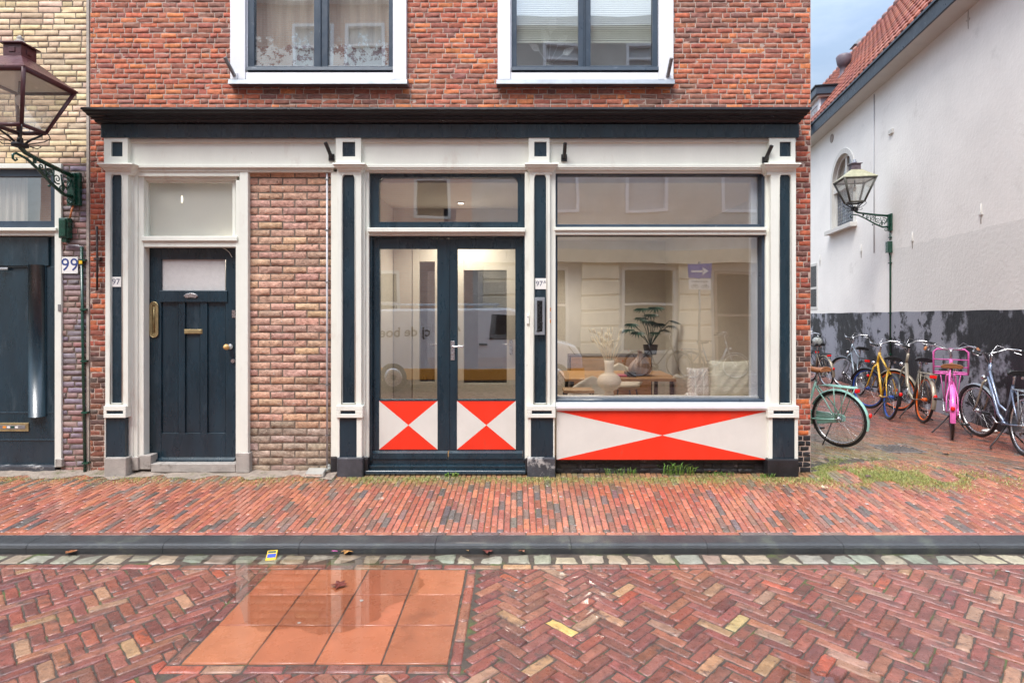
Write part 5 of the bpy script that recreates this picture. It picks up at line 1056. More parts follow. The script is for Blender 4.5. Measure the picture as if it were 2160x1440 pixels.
# ------------------------------------------------------------------ street lamps
def street_lamp(loc, rot, mt, roof, label, pipe_z, fin):
    r = empty('street_lamp', loc, (0, 0, rot), local=True); cx = .65
    m = MB(); m.box(0, .035, -.065, .065, 0, .34); m.box(.035, .06, -.03, .03, .01, .33); wpl = m.build('wall_plate', 'green_iron', r, bev=.004)
    m = MB(); m.tube([(.03, 0, .30), (.25, 0, .325), (.50, 0, .365), (.60, 0, .385), (.645, 0, .42), (.65, 0, .45)], [.024, .022, .020, .020, .022, .024], 10)
    m.tube([(.03, 0, .09), (.15, 0, .085), (.30, 0, .16), (.45, 0, .26), (.58, 0, .33), (.69, 0, .35), (.725, 0, .33), (.725, 0, .295), (.70, 0, .28), (.68, 0, .295), (.69, 0, .31)], [.020, .018, .016, .014, .013, .012, .011, .010, .009, .008, .006], 8)
    def scroll(x, z, R_, tn, s=1, w=.008):
        P_ = [(x+s*R_*(1-i/26)*math.cos(tn+i*.42), 0, z+R_*(1-i/26)*math.sin(tn+i*.42)) for i in range(24)]; m.tube(P_, [w*(1-i/40) for i in range(24)], 6)
    for a in ((.125, .205, .062, 1.2), (.235, .225, .05, 4.2), (.33, .262, .04, 1.0), (.42, .298, .030, 4.0), (.50, .325, .02, 1), (.09, .04, .04, 1.5), (.17, .145, .04, 4.5)): scroll(*a)
    for a, b in (((.06, .26), (.12, .14)), ((.19, .28), (.16, .12)), ((.28, .32), (.27, .18)), ((.38, .34), (.36, .22))): m.tube([(a[0], 0, a[1]), (b[0], 0, b[1])], .007, 5)
    m.ball((.33, 0, .135), .014, 8, 6); m.build('bracket', 'green_iron', r)
    m = MB(); m.lathe([(.03, .415), (.062, .42), (.066, .435), (.062, .452), (.03, .455)], (cx, 0, 0), 18); m.lathe([(.028, .455), (.022, .50), (.0, .52)], (cx, 0, 0), 10)
    for sx_ in (-1, 1):
        for sy_ in (-1, 1):
            d = Vector((sx_, sy_, 0))*.7071
            m.tube([Vector((cx, 0, .45))+d*.03, Vector((cx, 0, .50))+d*.075, Vector((cx, 0, .555))+d*.15, Vector((cx, 0, .60))+d*.168], [.010, .010, .009, .009], 6)
            m.tube([Vector((cx, 0, .44))+d*.05, Vector((cx, 0, .425))+d*.12, Vector((cx, 0, .45))+d*.15, Vector((cx, 0, .455))+d*.125], .005, 5)
            m.tube([Vector((cx, 0, .455))+d*.06, Vector((cx, 0, .50))+d*.17, Vector((cx, 0, .54))+d*.215, Vector((cx, 0, .58))+d*.20, Vector((cx, 0, .59))+d*.165], .005, 5)
    m.build('lantern_holder', 'black_iron', r)
    # lantern
    b0, b1, z0, z1 = .128, .282, .584, 1.035
    L_ = MB()
    def P_(sx_, sy_, t): h = b0+(b1-b0)*t; return Vector((cx+sx_*h, sy_*h, z0+(z1-z0)*t))
    cs = ((1, 1), (-1, 1), (-1, -1), (1, -1))
    for i, (sx_, sy_) in enumerate(cs):
        a, b = P_(sx_, sy_, 0), P_(sx_, sy_, 1); L_.tube([a, b], [.020, .023], 4)
        nx_, ny_ = cs[(i+1) % 4]
        for t, w_ in ((0, .020), (.975, .026)): L_.tube([P_(sx_, sy_, t), P_(nx_, ny_, t)], w_, 4)
    ln_ = L_.build('lantern', mt, r)
    m = MB()
    for i, (sx_, sy_) in enumerate(cs): nx_, ny_ = cs[(i+1) % 4]; m.poly([P_(sx_, sy_, .02), P_(nx_, ny_, .02), P_(nx_, ny_, .98), P_(sx_, sy_, .98)])
    m.build('pane', 'lantern_glass', ln_)
    m = MB(); m.box(cx-.25, cx+.25, -.25, .25, 1.018, 1.026); m.build('reflector', 'enamel_white', ln_); m = MB(); e = .300
    def sq(h, z): return [m.V((cx+s1*h, s2*h, z)) for s1, s2 in cs]
    A = sq(e, 1.030); Bq = sq(e, 1.040); C = sq(.20, 1.120); D = sq(.095, 1.215); m.Fc(*A[::-1])
    for U, V_ in ((A, Bq), (Bq, C), (C, D)):
        for i in range(4): m.Fc(U[i], U[(i+1) % 4], V_[(i+1) % 4], V_[i])
    m.Fc(*D); m.build('lantern_roof', roof, ln_)
    m = MB(); m.box(cx-.082, cx+.082, -.082, .082, 1.205, 1.33); m.extrude([(cx-.105, -.105, 1.33), (cx+.105, -.105, 1.33), (cx+.105, .105, 1.33), (cx-.105, .105, 1.33)], (0, 0, .014))
    for sgn in (-1, 1): m.box(cx-.028, cx+.028, sgn*.082, sgn*.088, 1.255, 1.30); m.box(cx+sgn*.082, cx+sgn*.088, -.028, .028, 1.255, 1.30)
    m.build('chimney', mt if mt == 'maroon_paint' else 'pipe_brown', ln_, bev=.003)
    m = MB(); m.lathe([(.012, 1.344), (.02, 1.352), (.045, 1.37), (.040, 1.385), (.022, 1.40), (.028, 1.415), (.015, 1.435), (.001, 1.445)], (cx, 0, 0), 8); m.build('finial', 'plinth_concrete' if fin else 'lead', ln_)
    m = MB(); m.lathe([(.012, 1.02), (.016, .93), (.020, .90)], (cx, 0, 0), 10); m.build('lamp_socket', 'black_plastic', ln_); m = MB(); m.ball((cx, 0, .845), .038, 14, 10, sz=1.35); m.build('bulb', 'enamel_white', ln_)
    for (dx, dy) in ((1, 1), (-1, -1), (1, -1), (-1, 1)): pass
    # supply pipe
    m = MB()
    if fin:
        m.tube([(.02, -.01, .01), (.02, -.03, -.06), (.018, -.05, -.14)], .008, 6); m.build('cable', 'copper_cable', r)
        m = MB(); m.box(.0, .07, -.125, -.03, -.34, -.13); m.box(.07, .085, -.113, -.042, -.325, -.145); m.box(.01, .06, -.105, -.05, -.38, -.34); m.build('junction_box', 'green_iron', r, bev=.010)
        m = MB(); m.tube([(.02, -.075, -.38), (.02, -.06, -.405), (.015, .04, -.41), (.015, .068, -.43)], .006, 6); m.build('cable', 'grey_pvc', r)
        m = MB(); m.tube([(.015, .070, -.42), (.015, .085, -1.5), (.015, .105, pipe_z)], .0135, 8)
        for z in (-.56, -1.07, -1.6, -2.13, -2.65): m.box(-.01, .032, .055-(z+.5)*.014, .118-(z+.5)*.014, z-.01, z+.01)
        m.build('supply_pipe', 'green_iron', r); m = MB(); m.box(.025, .033, .056, .088, -.60, -.565); m.build('marker', 'yellow_plastic', r)
    else:
        m = MB(); m.tube([(.02, 0, .01), (.02, .003, -.18)], .012, 8); m.box(-.005, .08, -.05, .05, -.42, -.20); m.tube([(.03, 0, -.42), (.015, .0, -.5), (.015, 0, pipe_z)], .017, 8)
        for z in (-.12, -.62, -1.6, -2.4): m.box(-.01, .04, -.035, .035, z-.01, z+.01)
        m.build('supply_pipe', 'green_iron', r)
    tag(r, label, 'street lamp', 'bracket street lamps on the walls')
street_lamp((FX(160, 5.79), 5.79, 2.755), R(-90), 'maroon_paint', 'maroon_paint', 'maroon street lamp on a green scrolled bracket fixed to the purple brick pier', -2.74, True)
s_ = ws(1880); lp = W0+WD*s_; street_lamp((lp.x-.003, lp.y, 3.245), math.atan2(WD.x, -WD.y), 'lantern_grey', 'verdigris_roof', 'dark green street lamp with a pale roof on a bracket on the white alley wall', -3.24, False)

# ------------------------------------------------------------------ bicycles
def bike(loc, ang, steer, lean, c, label, rack=True, carrier=None, frame='step', bag=False, stand=True, grip='black_plastic', saddle='black_plastic', rear_col=None, full=True):
    r = empty('bicycle', (loc[0], loc[1], loc[2] if len(loc) > 2 else .002), (R(lean), 0, ang), local=True); Rr = .345; wbse = 1.08
    hp = Vector((.89, 0, .80)); ht = Vector((.845, 0, .985)); ax = (ht-hp).normalized()
    SM = Matrix.Translation(hp) @ Matrix.Rotation(R(steer), 4, ax) @ Matrix.Translation(-hp)
    def wheel(cx, Mx, tyre, rim):
        m = MB(); m.M = Mx; n_ = 40
        m.tube([(cx+.302*math.cos(6.283*i/n_), 0, Rr+.302*math.sin(6.283*i/n_)) for i in range(n_)], .013, 6, closed=True); m.lathe([(.018, -.035), (.018, -.028), (.03, -.024), (.03, .024), (.018, .028), (.018, .035)], (cx, 0, Rr), 12, 'y'); m.tube([(cx, -.075, Rr), (cx, .075, Rr)], .006, 6)
        w = m.build('wheel', rim, r)
        m = MB(); m.M = Mx; m.tube([(cx+.326*math.cos(6.283*i/n_), 0, Rr+.326*math.sin(6.283*i/n_)) for i in range(n_)], .0195, 8, closed=True); m.build('tyre', tyre, w)
        m = MB(); m.M = Mx
        for k in range(28): a = 6.283*k/28; s1 = .028 if k % 2 else -.028; b = a+(.45 if k % 4 < 2 else -.45); m.tube([(cx+.025*math.cos(b), s1, Rr+.025*math.sin(b)), (cx+.300*math.cos(a), 0, Rr+.300*math.sin(a))], .0016, 3, caps=False)
        m.build('spokes', 'steel', w)
        return w
    I = Matrix.Identity(4); fc = c['frame']
    wheel(0, I, c.get('tyre', 'black_plastic'), c['rim']); wheel(wbse, SM, c.get('tyre', 'black_plastic'), c['rim'])
    bb = Vector((.44, 0, .295)); sb = Vector((.29, 0, .78)); m = MB()
    m.tube([bb, sb], .017, 8); m.tube([hp-ax*.02, ht], .021, 8)
    if frame == 'step': m.tube([hp+ax*.02, (.72, 0, .56), (.60, 0, .38), bb], .022, 8); m.tube([hp+ax*.11, (.74, 0, .70), (.60, 0, .50), (.40, 0, .44)], .016, 8)
    elif frame == 'low': m.tube([hp+ax*.02, (.76, 0, .52), (.62, 0, .36), bb], .028, 8)
    else: m.tube([hp+ax*.02, bb], .018, 8); m.tube([ht-ax*.03, sb-Vector((-.01, 0, .05))], .016, 8)
    for s in (-1, 1): m.tube([sb+Vector((0, s*.015, -.06)), (.12, s*.058, .53), (0, s*.062, Rr)], .009, 6); m.tube([bb+Vector((0, s*.03, 0)), (.2, s*.055, .31), (0, s*.062, Rr)], .010, 6)
    m.lathe([(.024, -.035), (.024, .035)], (bb.x, 0, bb.z), 10, 'y'); m.build('frame', fc, r)
    m = MB(); m.M = SM
    for s in (-1, 1): m.tube([hp+Vector((0, s*.012, -.02)), (.915, s*.05, .74), (.96, s*.058, .60), (1.03, s*.06, .42), (wbse, s*.062, Rr)], [.014, .013, .012, .010, .009], 6)
    m.build('fork', c.get('fork', fc), r)
    m = MB(); m.M = SM; st = ht+ax*.12; m.tube([ht, st, st+Vector((.03, 0, .02))], .013, 8)
    for s in (-1, 1): m.tube([st+Vector((.03, 0, .02)), st+Vector((.05, s*.10, .035)), st+Vector((.02, s*.20, .075)), st+Vector((-.06, s*.275, .065)), st+Vector((-.13, s*.29, .05))], .0115, 8)
    hb = m.build('handlebar', 'steel', r)
    for s in (-1, 1):
        m = MB(); m.M = SM; m.tube([st+Vector((-.10, s*.287, .055)), st+Vector((-.22, s*.30, .03))], [.016, .017], 8); m.build('grip', grip, hb)
        m = MB(); m.M = SM; m.tube([st+Vector((-.05, s*.27, .06)), st+Vector((-.02, s*.25, .03)), st+Vector((-.13, s*.26, .01))], .006, 5); m.tube([st+Vector((-.02, s*.25, .05)), st+Vector((.10, s*.14, .12)), st+Vector((.09, s*.03, .0)), st+Vector((.03, 0, -.16))], .0028, 5); m.build('brake_lever', 'steel', hb)
    m = MB(); m.tube([sb, (.265, 0, .90)], .0125, 8); sp_ = m.build('seat_post', 'steel', r)
    m = MB(); m.smooth = True
    def sad(u, v_):
        L2 = u; half = .028+.075*max(0, (1-L2*1.45))**.8 if L2 < .69 else .028; half = .095*(1-L2)**1.6+.022; a = (v_-.5)*math.pi*1.25
        return (.16+.27*L2, half*math.sin(a)*1.05, .925+.045*math.cos(a)*(1 if L2 < .9 else .7)-.018*math.sin(L2*3.14)+.012*L2)
    m.grid(sad, 12, 12); m.smooth = False; ring0 = [m.V(sad(0, i/12)) for i in range(13)]; m.Fc(*ring0)
    sd_ = m.build('saddle', saddle, r); so_ = sd_.modifiers.new('solid', 'SOLIDIFY'); so_.thickness = .012
    m = MB(); m.tube([(.20, -.025, .915), (.30, -.022, .90), (.38, 0, .925)], .004, 5); m.tube([(.20, .025, .915), (.30, .022, .90), (.38, 0, .925)], .004, 5)
    for s in (-1, 1): m.lathe([(.016, .865), (.018, .915)], (.185, s*.04, 0), 8)
    m.build('saddle_rail', 'steel', sp_)
    # mudguards
    def guard(cx, Mx, a0_, a1_, mt, nm):
        m = MB(); m.M = Mx; m.smooth = True; n_ = 18
        m.grid(lambda u, v_: (cx+(.368-.012*abs(v_-.5)*2)*math.cos(a0_+(a1_-a0_)*u), (v_-.5)*.058, Rr+(.368-.02*(abs(v_-.5)*2)**2)*math.sin(a0_+(a1_-a0_)*u)), n_, 4); o = m.build(nm, mt, r); return o
    rg = guard(0, I, R(195), R(20), c.get('guard', fc), 'rear_mudguard'); guard(wbse, SM, R(160), R(15), c.get('guard', fc), 'front_mudguard')
    m = MB(); m.ball((-.375, 0, .44), .026, 10, 6, sx=.6, sz=1.2); m.build('reflector', 'red_plastic', rg)
    # chain case, cranks
    m = MB(); m.extrude([(bb.x+.10*math.cos(a)*(1)+0, -.045, bb.z+.10*math.sin(a)) for a in [R(-90+15*i) for i in range(13)]]+[(.0, -.045, Rr+.05), (-.05, -.045, Rr+.03), (-.05, -.045, Rr-.03), (0, -.045, Rr-.05)], (0, -.022, 0)); m.build('chain_case', c.get('case', 'black_plastic'), r, bev=.004)
    m = MB(); ca_ = rnd(.3, 2.6)
    for s in (-1, 1):
        d = Vector((math.cos(ca_), 0, math.sin(ca_)))*.17*s; m.tube([bb+Vector((0, s*.05, 0)), bb+Vector((0, s*.085, 0)), bb+Vector((0, s*.095, 0))+d], .010, 6)
    cr = m.build('crank', 'steel', r)
    for s in (-1, 1):
        d = Vector((math.cos(ca_), 0, math.sin(ca_)))*.17*s; p = bb+Vector((0, s*.15, 0))+d; m = MB(); m.box(p.x-.045, p.x+.045, p.y-.045, p.y+.045, p.z-.011, p.z+.011); o = m.build('pedal', 'black_plastic', cr, bev=.004)
        for q in (-1, 1): m = MB(); m.box(p.x+q*.046, p.x+q*.049, p.y-.03, p.y+.03, p.z-.007, p.z+.007); m.build('reflector', 'orange_plastic', o) if False else None
    if rack:
        m = MB(); rc = c.get('rack', fc)
        m.tube([(.18, -.05, .74), (.16, -.07, .745), (-.17, -.075, .745), (-.21, -.05, .745), (-.21, .05, .745), (-.17, .075, .745), (.16, .07, .745), (.18, .05, .74)], .0075, 6, closed=True)
        for y in (-.035, 0, .035): m.tube([(.17, y, .748), (-.21, y, .748)], .005, 5)
        for x in (-.12, .0, .10): m.tube([(x, -.075, .745), (x, .075, .745)], .005, 5)
        for s in (-1, 1): m.tube([(-.16, s*.075, .745), (-.01, s*.068, Rr+.01)], .006, 5); m.tube([(.02, s*.075, .745), (.0, s*.068, Rr+.01)], .006, 5)
        m.tube([(.18, 0, .74), (.27, 0, .72)], .007, 5); rk = m.build('luggage_rack', rc, r)
        m = MB(); m.box(-.235, -.215, -.045, .045, .69, .735); m.build('tail_light', 'red_plastic', rk, bev=.006)
    if carrier:
        m = MB(); m.M = SM; z0 = 1.0; x0 = .98; w = .20; h0, h1 = .76, 1.12
        m.tube([(x0, -w, h0), (x0+.01, -w, h1-.04), (x0+.01, -w+.04, h1), (x0+.01, w-.04, h1), (x0+.01, w, h1-.04), (x0, w, h0)], .013, 8)
        for z in (.86, .97): m.tube([(x0, -w, z), (x0, w, z)], .009, 6)
        m.tube([(x0, -w, h0), (x0+.28, -w, h0), (x0+.32, -w+.04, h0), (x0+.32, w-.04, h0), (x0+.28, w, h0), (x0, w, h0)], .011, 8, closed=True)
        for y in (-.1, 0, .1): m.tube([(x0, y, h0), (x0+.32, y, h0)], .007, 6)
        for s in (-1, 1): m.tube([(x0+.2, s*.12, h0), (wbse+.01, s*.07, Rr)], .007, 6)
        m.build('front_carrier', carrier, r)
    m = MB(); m.M = SM; m.lathe([(.028, .0), (.034, .05), (.030, .055)], (1.0, 0, .80), 12, 'x') if False else m.ball((.965, 0, .80), .034, 12, 8); m.build('headlight', 'steel', r)
    if stand:
        m = MB()
        for s in (-1, 1): m.tube([bb+Vector((-.04, 0, -.02)), bb+Vector((-.10, s*.12, -.18)), (bb.x-.14, s*.20, .02-s*math.sin(R(lean))*.2), (bb.x-.20, s*.215, .012-s*math.sin(R(lean))*.2)], .009, 6)
        m.build('kickstand', 'black_iron', r)
    else: m = MB(); m.tube([(.06, .05, Rr-.06), (.10, .17, .02)], .008, 6); m.build('kickstand', 'black_iron', r)
    if bag:
        m = MB(); m.ball((.255, 0, .99), .11, 16, 12, sy=.95, sz=1.0); bg_ = m.build('saddle_bag', 'clear_plastic', r); dsp = bg_.modifiers.new('d', 'DISPLACE'); tx = bpy.data.textures.new('crumple', 'CLOUDS'); tx.noise_scale = .06; dsp.texture = tx; dsp.strength = .07
    tag(r, label, 'bicycle', 'bicycles parked in the alley')
    return r
mat('mint_paint', (.28, .52, .44), .3, var=.05, coat=.4); mat('yellow_paint', (.68, .40, .03), .3, var=.06, coat=.4); mat('blue_rim', (.015, .08, .42), .35); mat('taupe_paint', (.30, .26, .20), .35, metal=.3); mat('orange_rim', (.90, .16, .015), .35)
mat('pink_paint', (.78, .15, .48), .28, var=.05, coat=.4); mat('brown_leather', (.26, .10, .035), .5, var=.2); mat('tan_leather', (.45, .18, .07), .5, var=.2); mat('silver_blue_paint', (.28, .33, .44), .3, metal=.6); mat('dark_bike_paint', (.02, .022, .028), .3, coat=.4); mat('grey_bike_paint', (.28, .32, .36), .3, metal=.5)
def ang(a, b): return math.atan2(b, a)
bike((3.97, 6.90), ang(-.5, .87), 0, 0, dict(frame='mint_paint', rim='steel', rack='mint_paint', case='mint_paint'), 'mint green bicycle with its front half hidden behind the corner of the brick house', saddle='tan_leather', frame='low', stand=False)
bike((5.77, 8.69), ang(.30, .95), 32, 7, dict(frame='yellow_paint', rim='blue_rim', guard='black_plastic', rack='taupe_paint'), 'yellow bicycle with a blue front rim and its handlebar turned', rack=False, frame='diamond', stand=False)
bike((6.11, 8.43), ang(.30, .95), 38, 5, dict(frame='taupe_paint', rim='orange_rim', rack='taupe_paint'), 'grey brown bicycle with bright orange rims standing against the black wall', frame='low', stand=True, carrier=None)
bike((5.73, 7.36), ang(.60, .80), 0, 0, dict(frame='pink_paint', rim='steel', case='pink_paint'), 'pink bicycle seen from behind with a large pink front carrier', rack=False, carrier='pink_paint', saddle='brown_leather', grip='tan_leather', frame='low')
bike((5.86, 6.46), ang(.30, .95), 14, 2, dict(frame='silver_blue_paint', rim='steel', guard='zinc', rack='zinc', fork='taupe_paint', case='zinc'), 'silver blue bicycle nearest the camera at the right edge of the photo', frame='step')
bike((6.86, 11.2), ang(.28, .96), 35, 6, dict(frame='grey_bike_paint', rim='steel', guard='dark_bike_paint', rack='black_iron', case='dark_bike_paint'), 'grey and black bicycle with a red tail light, left of the yellow bicycle', frame='diamond', stand=False)
bike((6.93, 12.5), ang(.05, 1), -22, -5, dict(frame='taupe_paint', rim='steel', rack='black_iron'), 'beige bicycle with a clear plastic bag over its saddle', frame='low', bag=True, stand=False)
bike((7.15, 13.6), ang(.1, 1), 25, 4, dict(frame='dark_bike_paint', rim='steel', rack='black_iron'), 'dark bicycle farthest down the alley beside the corner of the brick house', frame='diamond', stand=False)

# ------------------------------------------------------------------ the other side of the street (behind the camera, seen in the glass)
OY = -3.6
def opp(name, x0, x1, top, wm, wins, label, roofm='lead'):
    r = empty(name, ((x0+x1)/2, OY-1, 0), local=False); ys = OY
    xs = sorted(set([x0, x1]+[v for w_ in wins for v in w_[:2]])); zs = sorted(set([-.16, top]+[v for w_ in wins for v in w_[2:4]])); m = MB()
    for i in range(len(xs)-1):
        for j in range(len(zs)-1):
            cx_, cz_ = (xs[i]+xs[i+1])/2, (zs[j]+zs[j+1])/2
            if not any(w_[0] < cx_ < w_[1] and w_[2] < cz_ < w_[3] for w_ in wins): m.poly([(xs[i+1], ys, zs[j]), (xs[i], ys, zs[j]), (xs[i], ys, zs[j+1]), (xs[i+1], ys, zs[j+1])])
    m.box(x0, x1, ys-.30, ys-.29, -.16, top); m.build('wall', wm, r)
    m = MB(); m.extrude([(x0, ys+.15, top), (x0, ys-3.5, top+1.2), (x0, ys-7, top)], (x1-x0, 0, 0)); m.build('roof', roofm, r); m = MB(); m.box(x0, x1, ys, ys+.25, top-.25, top); m.build('gutter', 'window_white', r)
    for (a, b, c, d_, k) in wins:
        m = MB(); f = .08; m.box(a, a+f, ys-.12, ys+.02, c, d_); m.box(b-f, b, ys-.12, ys+.02, c, d_); m.box(a+f, b-f, ys-.12, ys+.02, c, c+f); m.box(a+f, b-f, ys-.12, ys+.02, d_-f, d_); zc = c+(d_-c)*.55; m.box(a+f, b-f, ys-.10, ys, zc, zc+.06)
        w_ = m.build('window', k, r); m = MB(); m.box(a+f, b-f, ys-.14, ys-.12, c+f, d_-f); m.build('pane', 'dark_window' if k != 'window_white' else 'hazed_glass', w_)
    tag(r, label, 'house', 'houses across the street'); return r
o1 = opp('opposite_house', -13, -1.2, 10.3, 'brown_brick_sheet', [(-6.1, -5.0, 8.2, 9.5, 'window_white'), (-4.7, -3.6, 8.2, 9.5, 'window_white'), (-8.4, -7.2, 8.2, 9.5, 'window_white'), (-10, -9, 4.2, 6.2, 'eave_white'), (-7.6, -6.6, 4.2, 6.2, 'eave_white'), (-5.2, -4.2, 4.2, 6.2, 'eave_white'), (-2.8, -1.8, 4.2, 6.2, 'eave_white'), (-7.5, -6.3, .8, 2.8, 'eave_white'), (-4.4, -3.2, .8, 2.8, 'eave_white')], 'brown brick house across the street, mirrored in the upper left window')
o2 = opp('opposite_house', -1.2, 12, 9.6, 'grey_render', [(.7, 1.9, 8.0, 9.0, 'window_white'), (3.0, 4.2, 8.0, 9.0, 'window_white'), (.6, 1.7, 4.4, 6.4, 'window_white'), (3, 4.1, 4.4, 6.4, 'window_white'), (5.6, 6.7, 4.4, 6.4, 'window_white'), (2.85, 4.35, .55, 2.9, 'eave_white'), (.2, 1.4, .55, 2.9, 'eave_white'), (5.4, 6.5, .0, 2.8, 'brown_panel')], 'grey rendered house across the street with sandstone pillars, mirrored in the shop window')
for (a, b) in ((1.75, 2.75), (4.40, 5.25), (-.9, .0)):
    m = MB(); m.box(a, b, OY, OY+.09, -.05, 3.0)
    for k in range(7): m.box(a-.02, b+.02, OY+.09, OY+.13, .05+k*.42, .42+k*.42)
    m.build('pillar', 'sandstone', o2, bev=.02)
m = MB(); m.box(-1.2, 7, OY+.0, OY+.22, 3.0, 3.35); m.build('cornice', 'sandstone', o2)
# van
v = empty('parked_van', (-1.0, -1.75, -.11)); ya, yb = -2.6, -.78
pr = [(-3.5, .25), (-3.5, 1.55), (-3.35, 1.74), (-.15, 1.76), (.18, 1.68), (.62, 1.12), (1.32, .92), (1.46, .70), (1.5, .25)]
m = MB(); m.extrude([(x, yb, z) for x, z in pr][::-1], (0, ya-yb, 0)); m.build('body', 'van_white', v, bev=.05)
m = MB(); m.box(-3.52, 1.52, yb-.3, yb+.012, .16, .42); m.box(-3.4, 1.4, ya+.2, yb-.3, .14, .26); m.build('lower_body', 'van_orange', v, bev=.02)
m = MB(); m.extrude([(-.62, yb+.004, 1.06), (.42, yb+.004, 1.06), (.12, yb+.004, 1.60), (-.55, yb+.004, 1.62)], (0, .006, 0)); m.build('side_window', 'dark_window', v, bev=.003)
m = MB(); m.extrude([(.22, yb-.12, 1.66), (.60, yb-.12, 1.16), (.62, ya+.12, 1.16), (.24, ya+.12, 1.66)], (.02, 0, .015)); m.build('windscreen', 'dark_window', v)
for cx_ in (-2.75, .85):
    m = MB(); m.lathe([(.20, yb-.2), (.31, yb-.2), (.325, yb-.17), (.325, yb-.01), (.30, yb+.014), (.21, yb+.014)], (cx_, 0, .215), 28, 'y'); w_ = m.build('wheel', 'black_plastic', v); m = MB(); m.lathe([(.001, yb+.01), (.1, yb+.016), (.2, yb+.018), (.21, yb+.0)], (cx_, 0, .215), 20, 'y'); m.build('hub_cap', 'steel', w_)
m = MB(); m.extrude([(1.28, yb+.006, .72), (1.46, yb-.04, .72), (1.40, yb-.04, .90), (1.12, yb+.006, .92)], (0, -.05, 0)); m.build('headlight', 'dark_window', v)
m = MB(); m.box(-.85, -.66, yb+.002, yb+.03, .93, .97); m.build('door_handle', 'black_plastic', v, bev=.006)
m = MB()
for y in (yb-.15, (ya+yb)/2, ya+.15): m.tube([(-3.2, y, 1.86), (-.4, y, 1.86)], .014, 6)
for x in (-3.1, -2.2, -1.3, -.5): m.tube([(x, ya+.1, 1.76), (x, ya+.1, 1.86), (x, yb-.1, 1.86), (x, yb-.1, 1.76)], .012, 6)
m.build('roof_rack', 'steel', v)
m = MB(); text_mesh(m, 'cj de boer', .30, (-2.55, yb+.004, 1.22), (-1, 0, 0), (0, 0, 1), .002, bold=.004); m.build('lettering', 'logo_dark', v)
m = MB(); cxh, czh = -1.42, 1.25; hexp = [(cxh+.16*math.cos(R(60*i)), czh+.16*math.sin(R(60*i))) for i in range(6)]; m.tube([(p[0], yb+.006, p[1]) for p in hexp[:5]], .02, 4); m.build('emblem', 'logo_dark', v)
tag(v, 'white van with an orange lower body and roof rack, mirrored in the glass doors', 'van')
# one way sign opposite
s = empty('traffic_sign', (FX(1472, 14.6), OY+.8, -.05)); x, y = ORG[s].x, ORG[s].y
m = MB(); m.tube([(x, y, -.05), (x, y, 3.0)], .03, 10); m.build('post', 'dull_steel', s)
m = MB(); m.box(x-.30, x+.30, y+.035, y+.045, 2.56, 2.94); sp = m.build('blue_plate', 'sign_blue', s, bev=.01); m = MB()
m.box(x-.22, x+.08, y+.0455, y+.048, 2.725, 2.775); m.extrude([(x+.06, y+.0455, 2.85), (x+.23, y+.0455, 2.75), (x+.06, y+.0455, 2.65), (x+.10, y+.0455, 2.75)], (0, .003, 0)); m.build('arrow', 'enamel_white', sp)
m = MB(); m.box(x-.30, x+.30, y+.035, y+.045, 2.25, 2.53); sp = m.build('white_plate', 'enamel_white', s, bev=.01); m = MB(); text_mesh(m, 'uitgezonderd', .085, (x, y+.0455, 2.475), (-1, 0, 0), (0, 0, 1), .002)
for bx_ in (-.14, .14):
    for q in (-.055, .055): m.tube([(x+bx_+q+.036*math.cos(6.283*i/14), y+.048, 2.33+.036*math.sin(6.283*i/14)) for i in range(14)], .004, 4, closed=True)
    for (p, q) in (((-.055, 2.33), (-.015, 2.39)), ((-.015, 2.39), (.04, 2.39)), ((.04, 2.39), (.055, 2.33)), ((-.015, 2.39), (.0, 2.33)), ((0, 2.33), (.04, 2.39)), ((.04, 2.39), (.035, 2.415))): m.tube([(x+bx_+p[0], y+.048, p[1]), (x+bx_+q[0], y+.048, q[1])], .004, 4)
m.build('lettering', 'black_plastic', sp)
tag(s, 'blue one way arrow sign with a white bicycle plate, mirrored in the shop window', 'traffic sign')
b = bike((3.2, OY+.45, -.05), ang(1, .15), 12, 4, dict(frame='dark_bike_paint', rim='steel'), 'dark bicycle parked across the street, mirrored low in the shop window', frame='diamond'); b['group'] = 'bicycles across the street'
b = bike((4.6, OY+.5, -.05), ang(.9, .4), -12, 4, dict(frame='grey_bike_paint', rim='steel'), 'grey bicycle parked across the street, mirrored behind the large cushion', frame='low'); b['group'] = 'bicycles across the street'

# ------------------------------------------------------------------ weeds, moss, leaves, litter
GP = [(.10, .22, .03), (.14, .28, .04), (.20, .30, .06), (.08, .17, .03)]
def tuft(x, y, z, n_, h, sp_, label, leafy=False):
    m = MB()
    for k in range(n_):
        a = rnd(0, 6.28); m.col = pick(GP); b = Vector((x+rnd(-.02, .02)*sp_*8, y+rnd(-.012, .012), z)); L_ = h*rnd(.5, 1.1); o_ = Vector((math.cos(a), math.sin(a)*.7-.35, 0))*L_*rnd(.2, .8)
        w_ = Vector((-math.sin(a), math.cos(a), 0))*(.012 if leafy else .0028)
        p1 = b+o_*.45+Vector((0, 0, L_*.7)); p2 = b+o_+Vector((0, 0, L_*(.85 if not leafy else .6)))
        i = [m.V(b-w_*.6), m.V(b+w_*.6), m.V(p1+w_), m.V(p1-w_), m.V(p2)]; m.Fc(i[0], i[1], i[2], i[3]); m.Fc(i[3], i[2], i[4])
    tag(m.build('weed', 'grass_green'), label, 'weed', 'weeds along the foot of the house')
tuft(FX(1430, 5.71), 5.70, .0, 75, .15, 1.0, 'tallest green grass tuft, below the middle of the red and white window panel')
tuft(FX(1308, 5.71), 5.69, .0, 40, .095, 1.0, 'smaller green grass tuft left of the tallest one below the panel')
tuft(FX(1518, 5.70), 5.68, .0, 60, .055, 1.0, 'low spreading grass tuft below the right half of the panel')
tuft(FX(952, 5.66), 5.66, .0, 12, .055, .4, 'small broad leaved weed in front of the double door threshold', True)
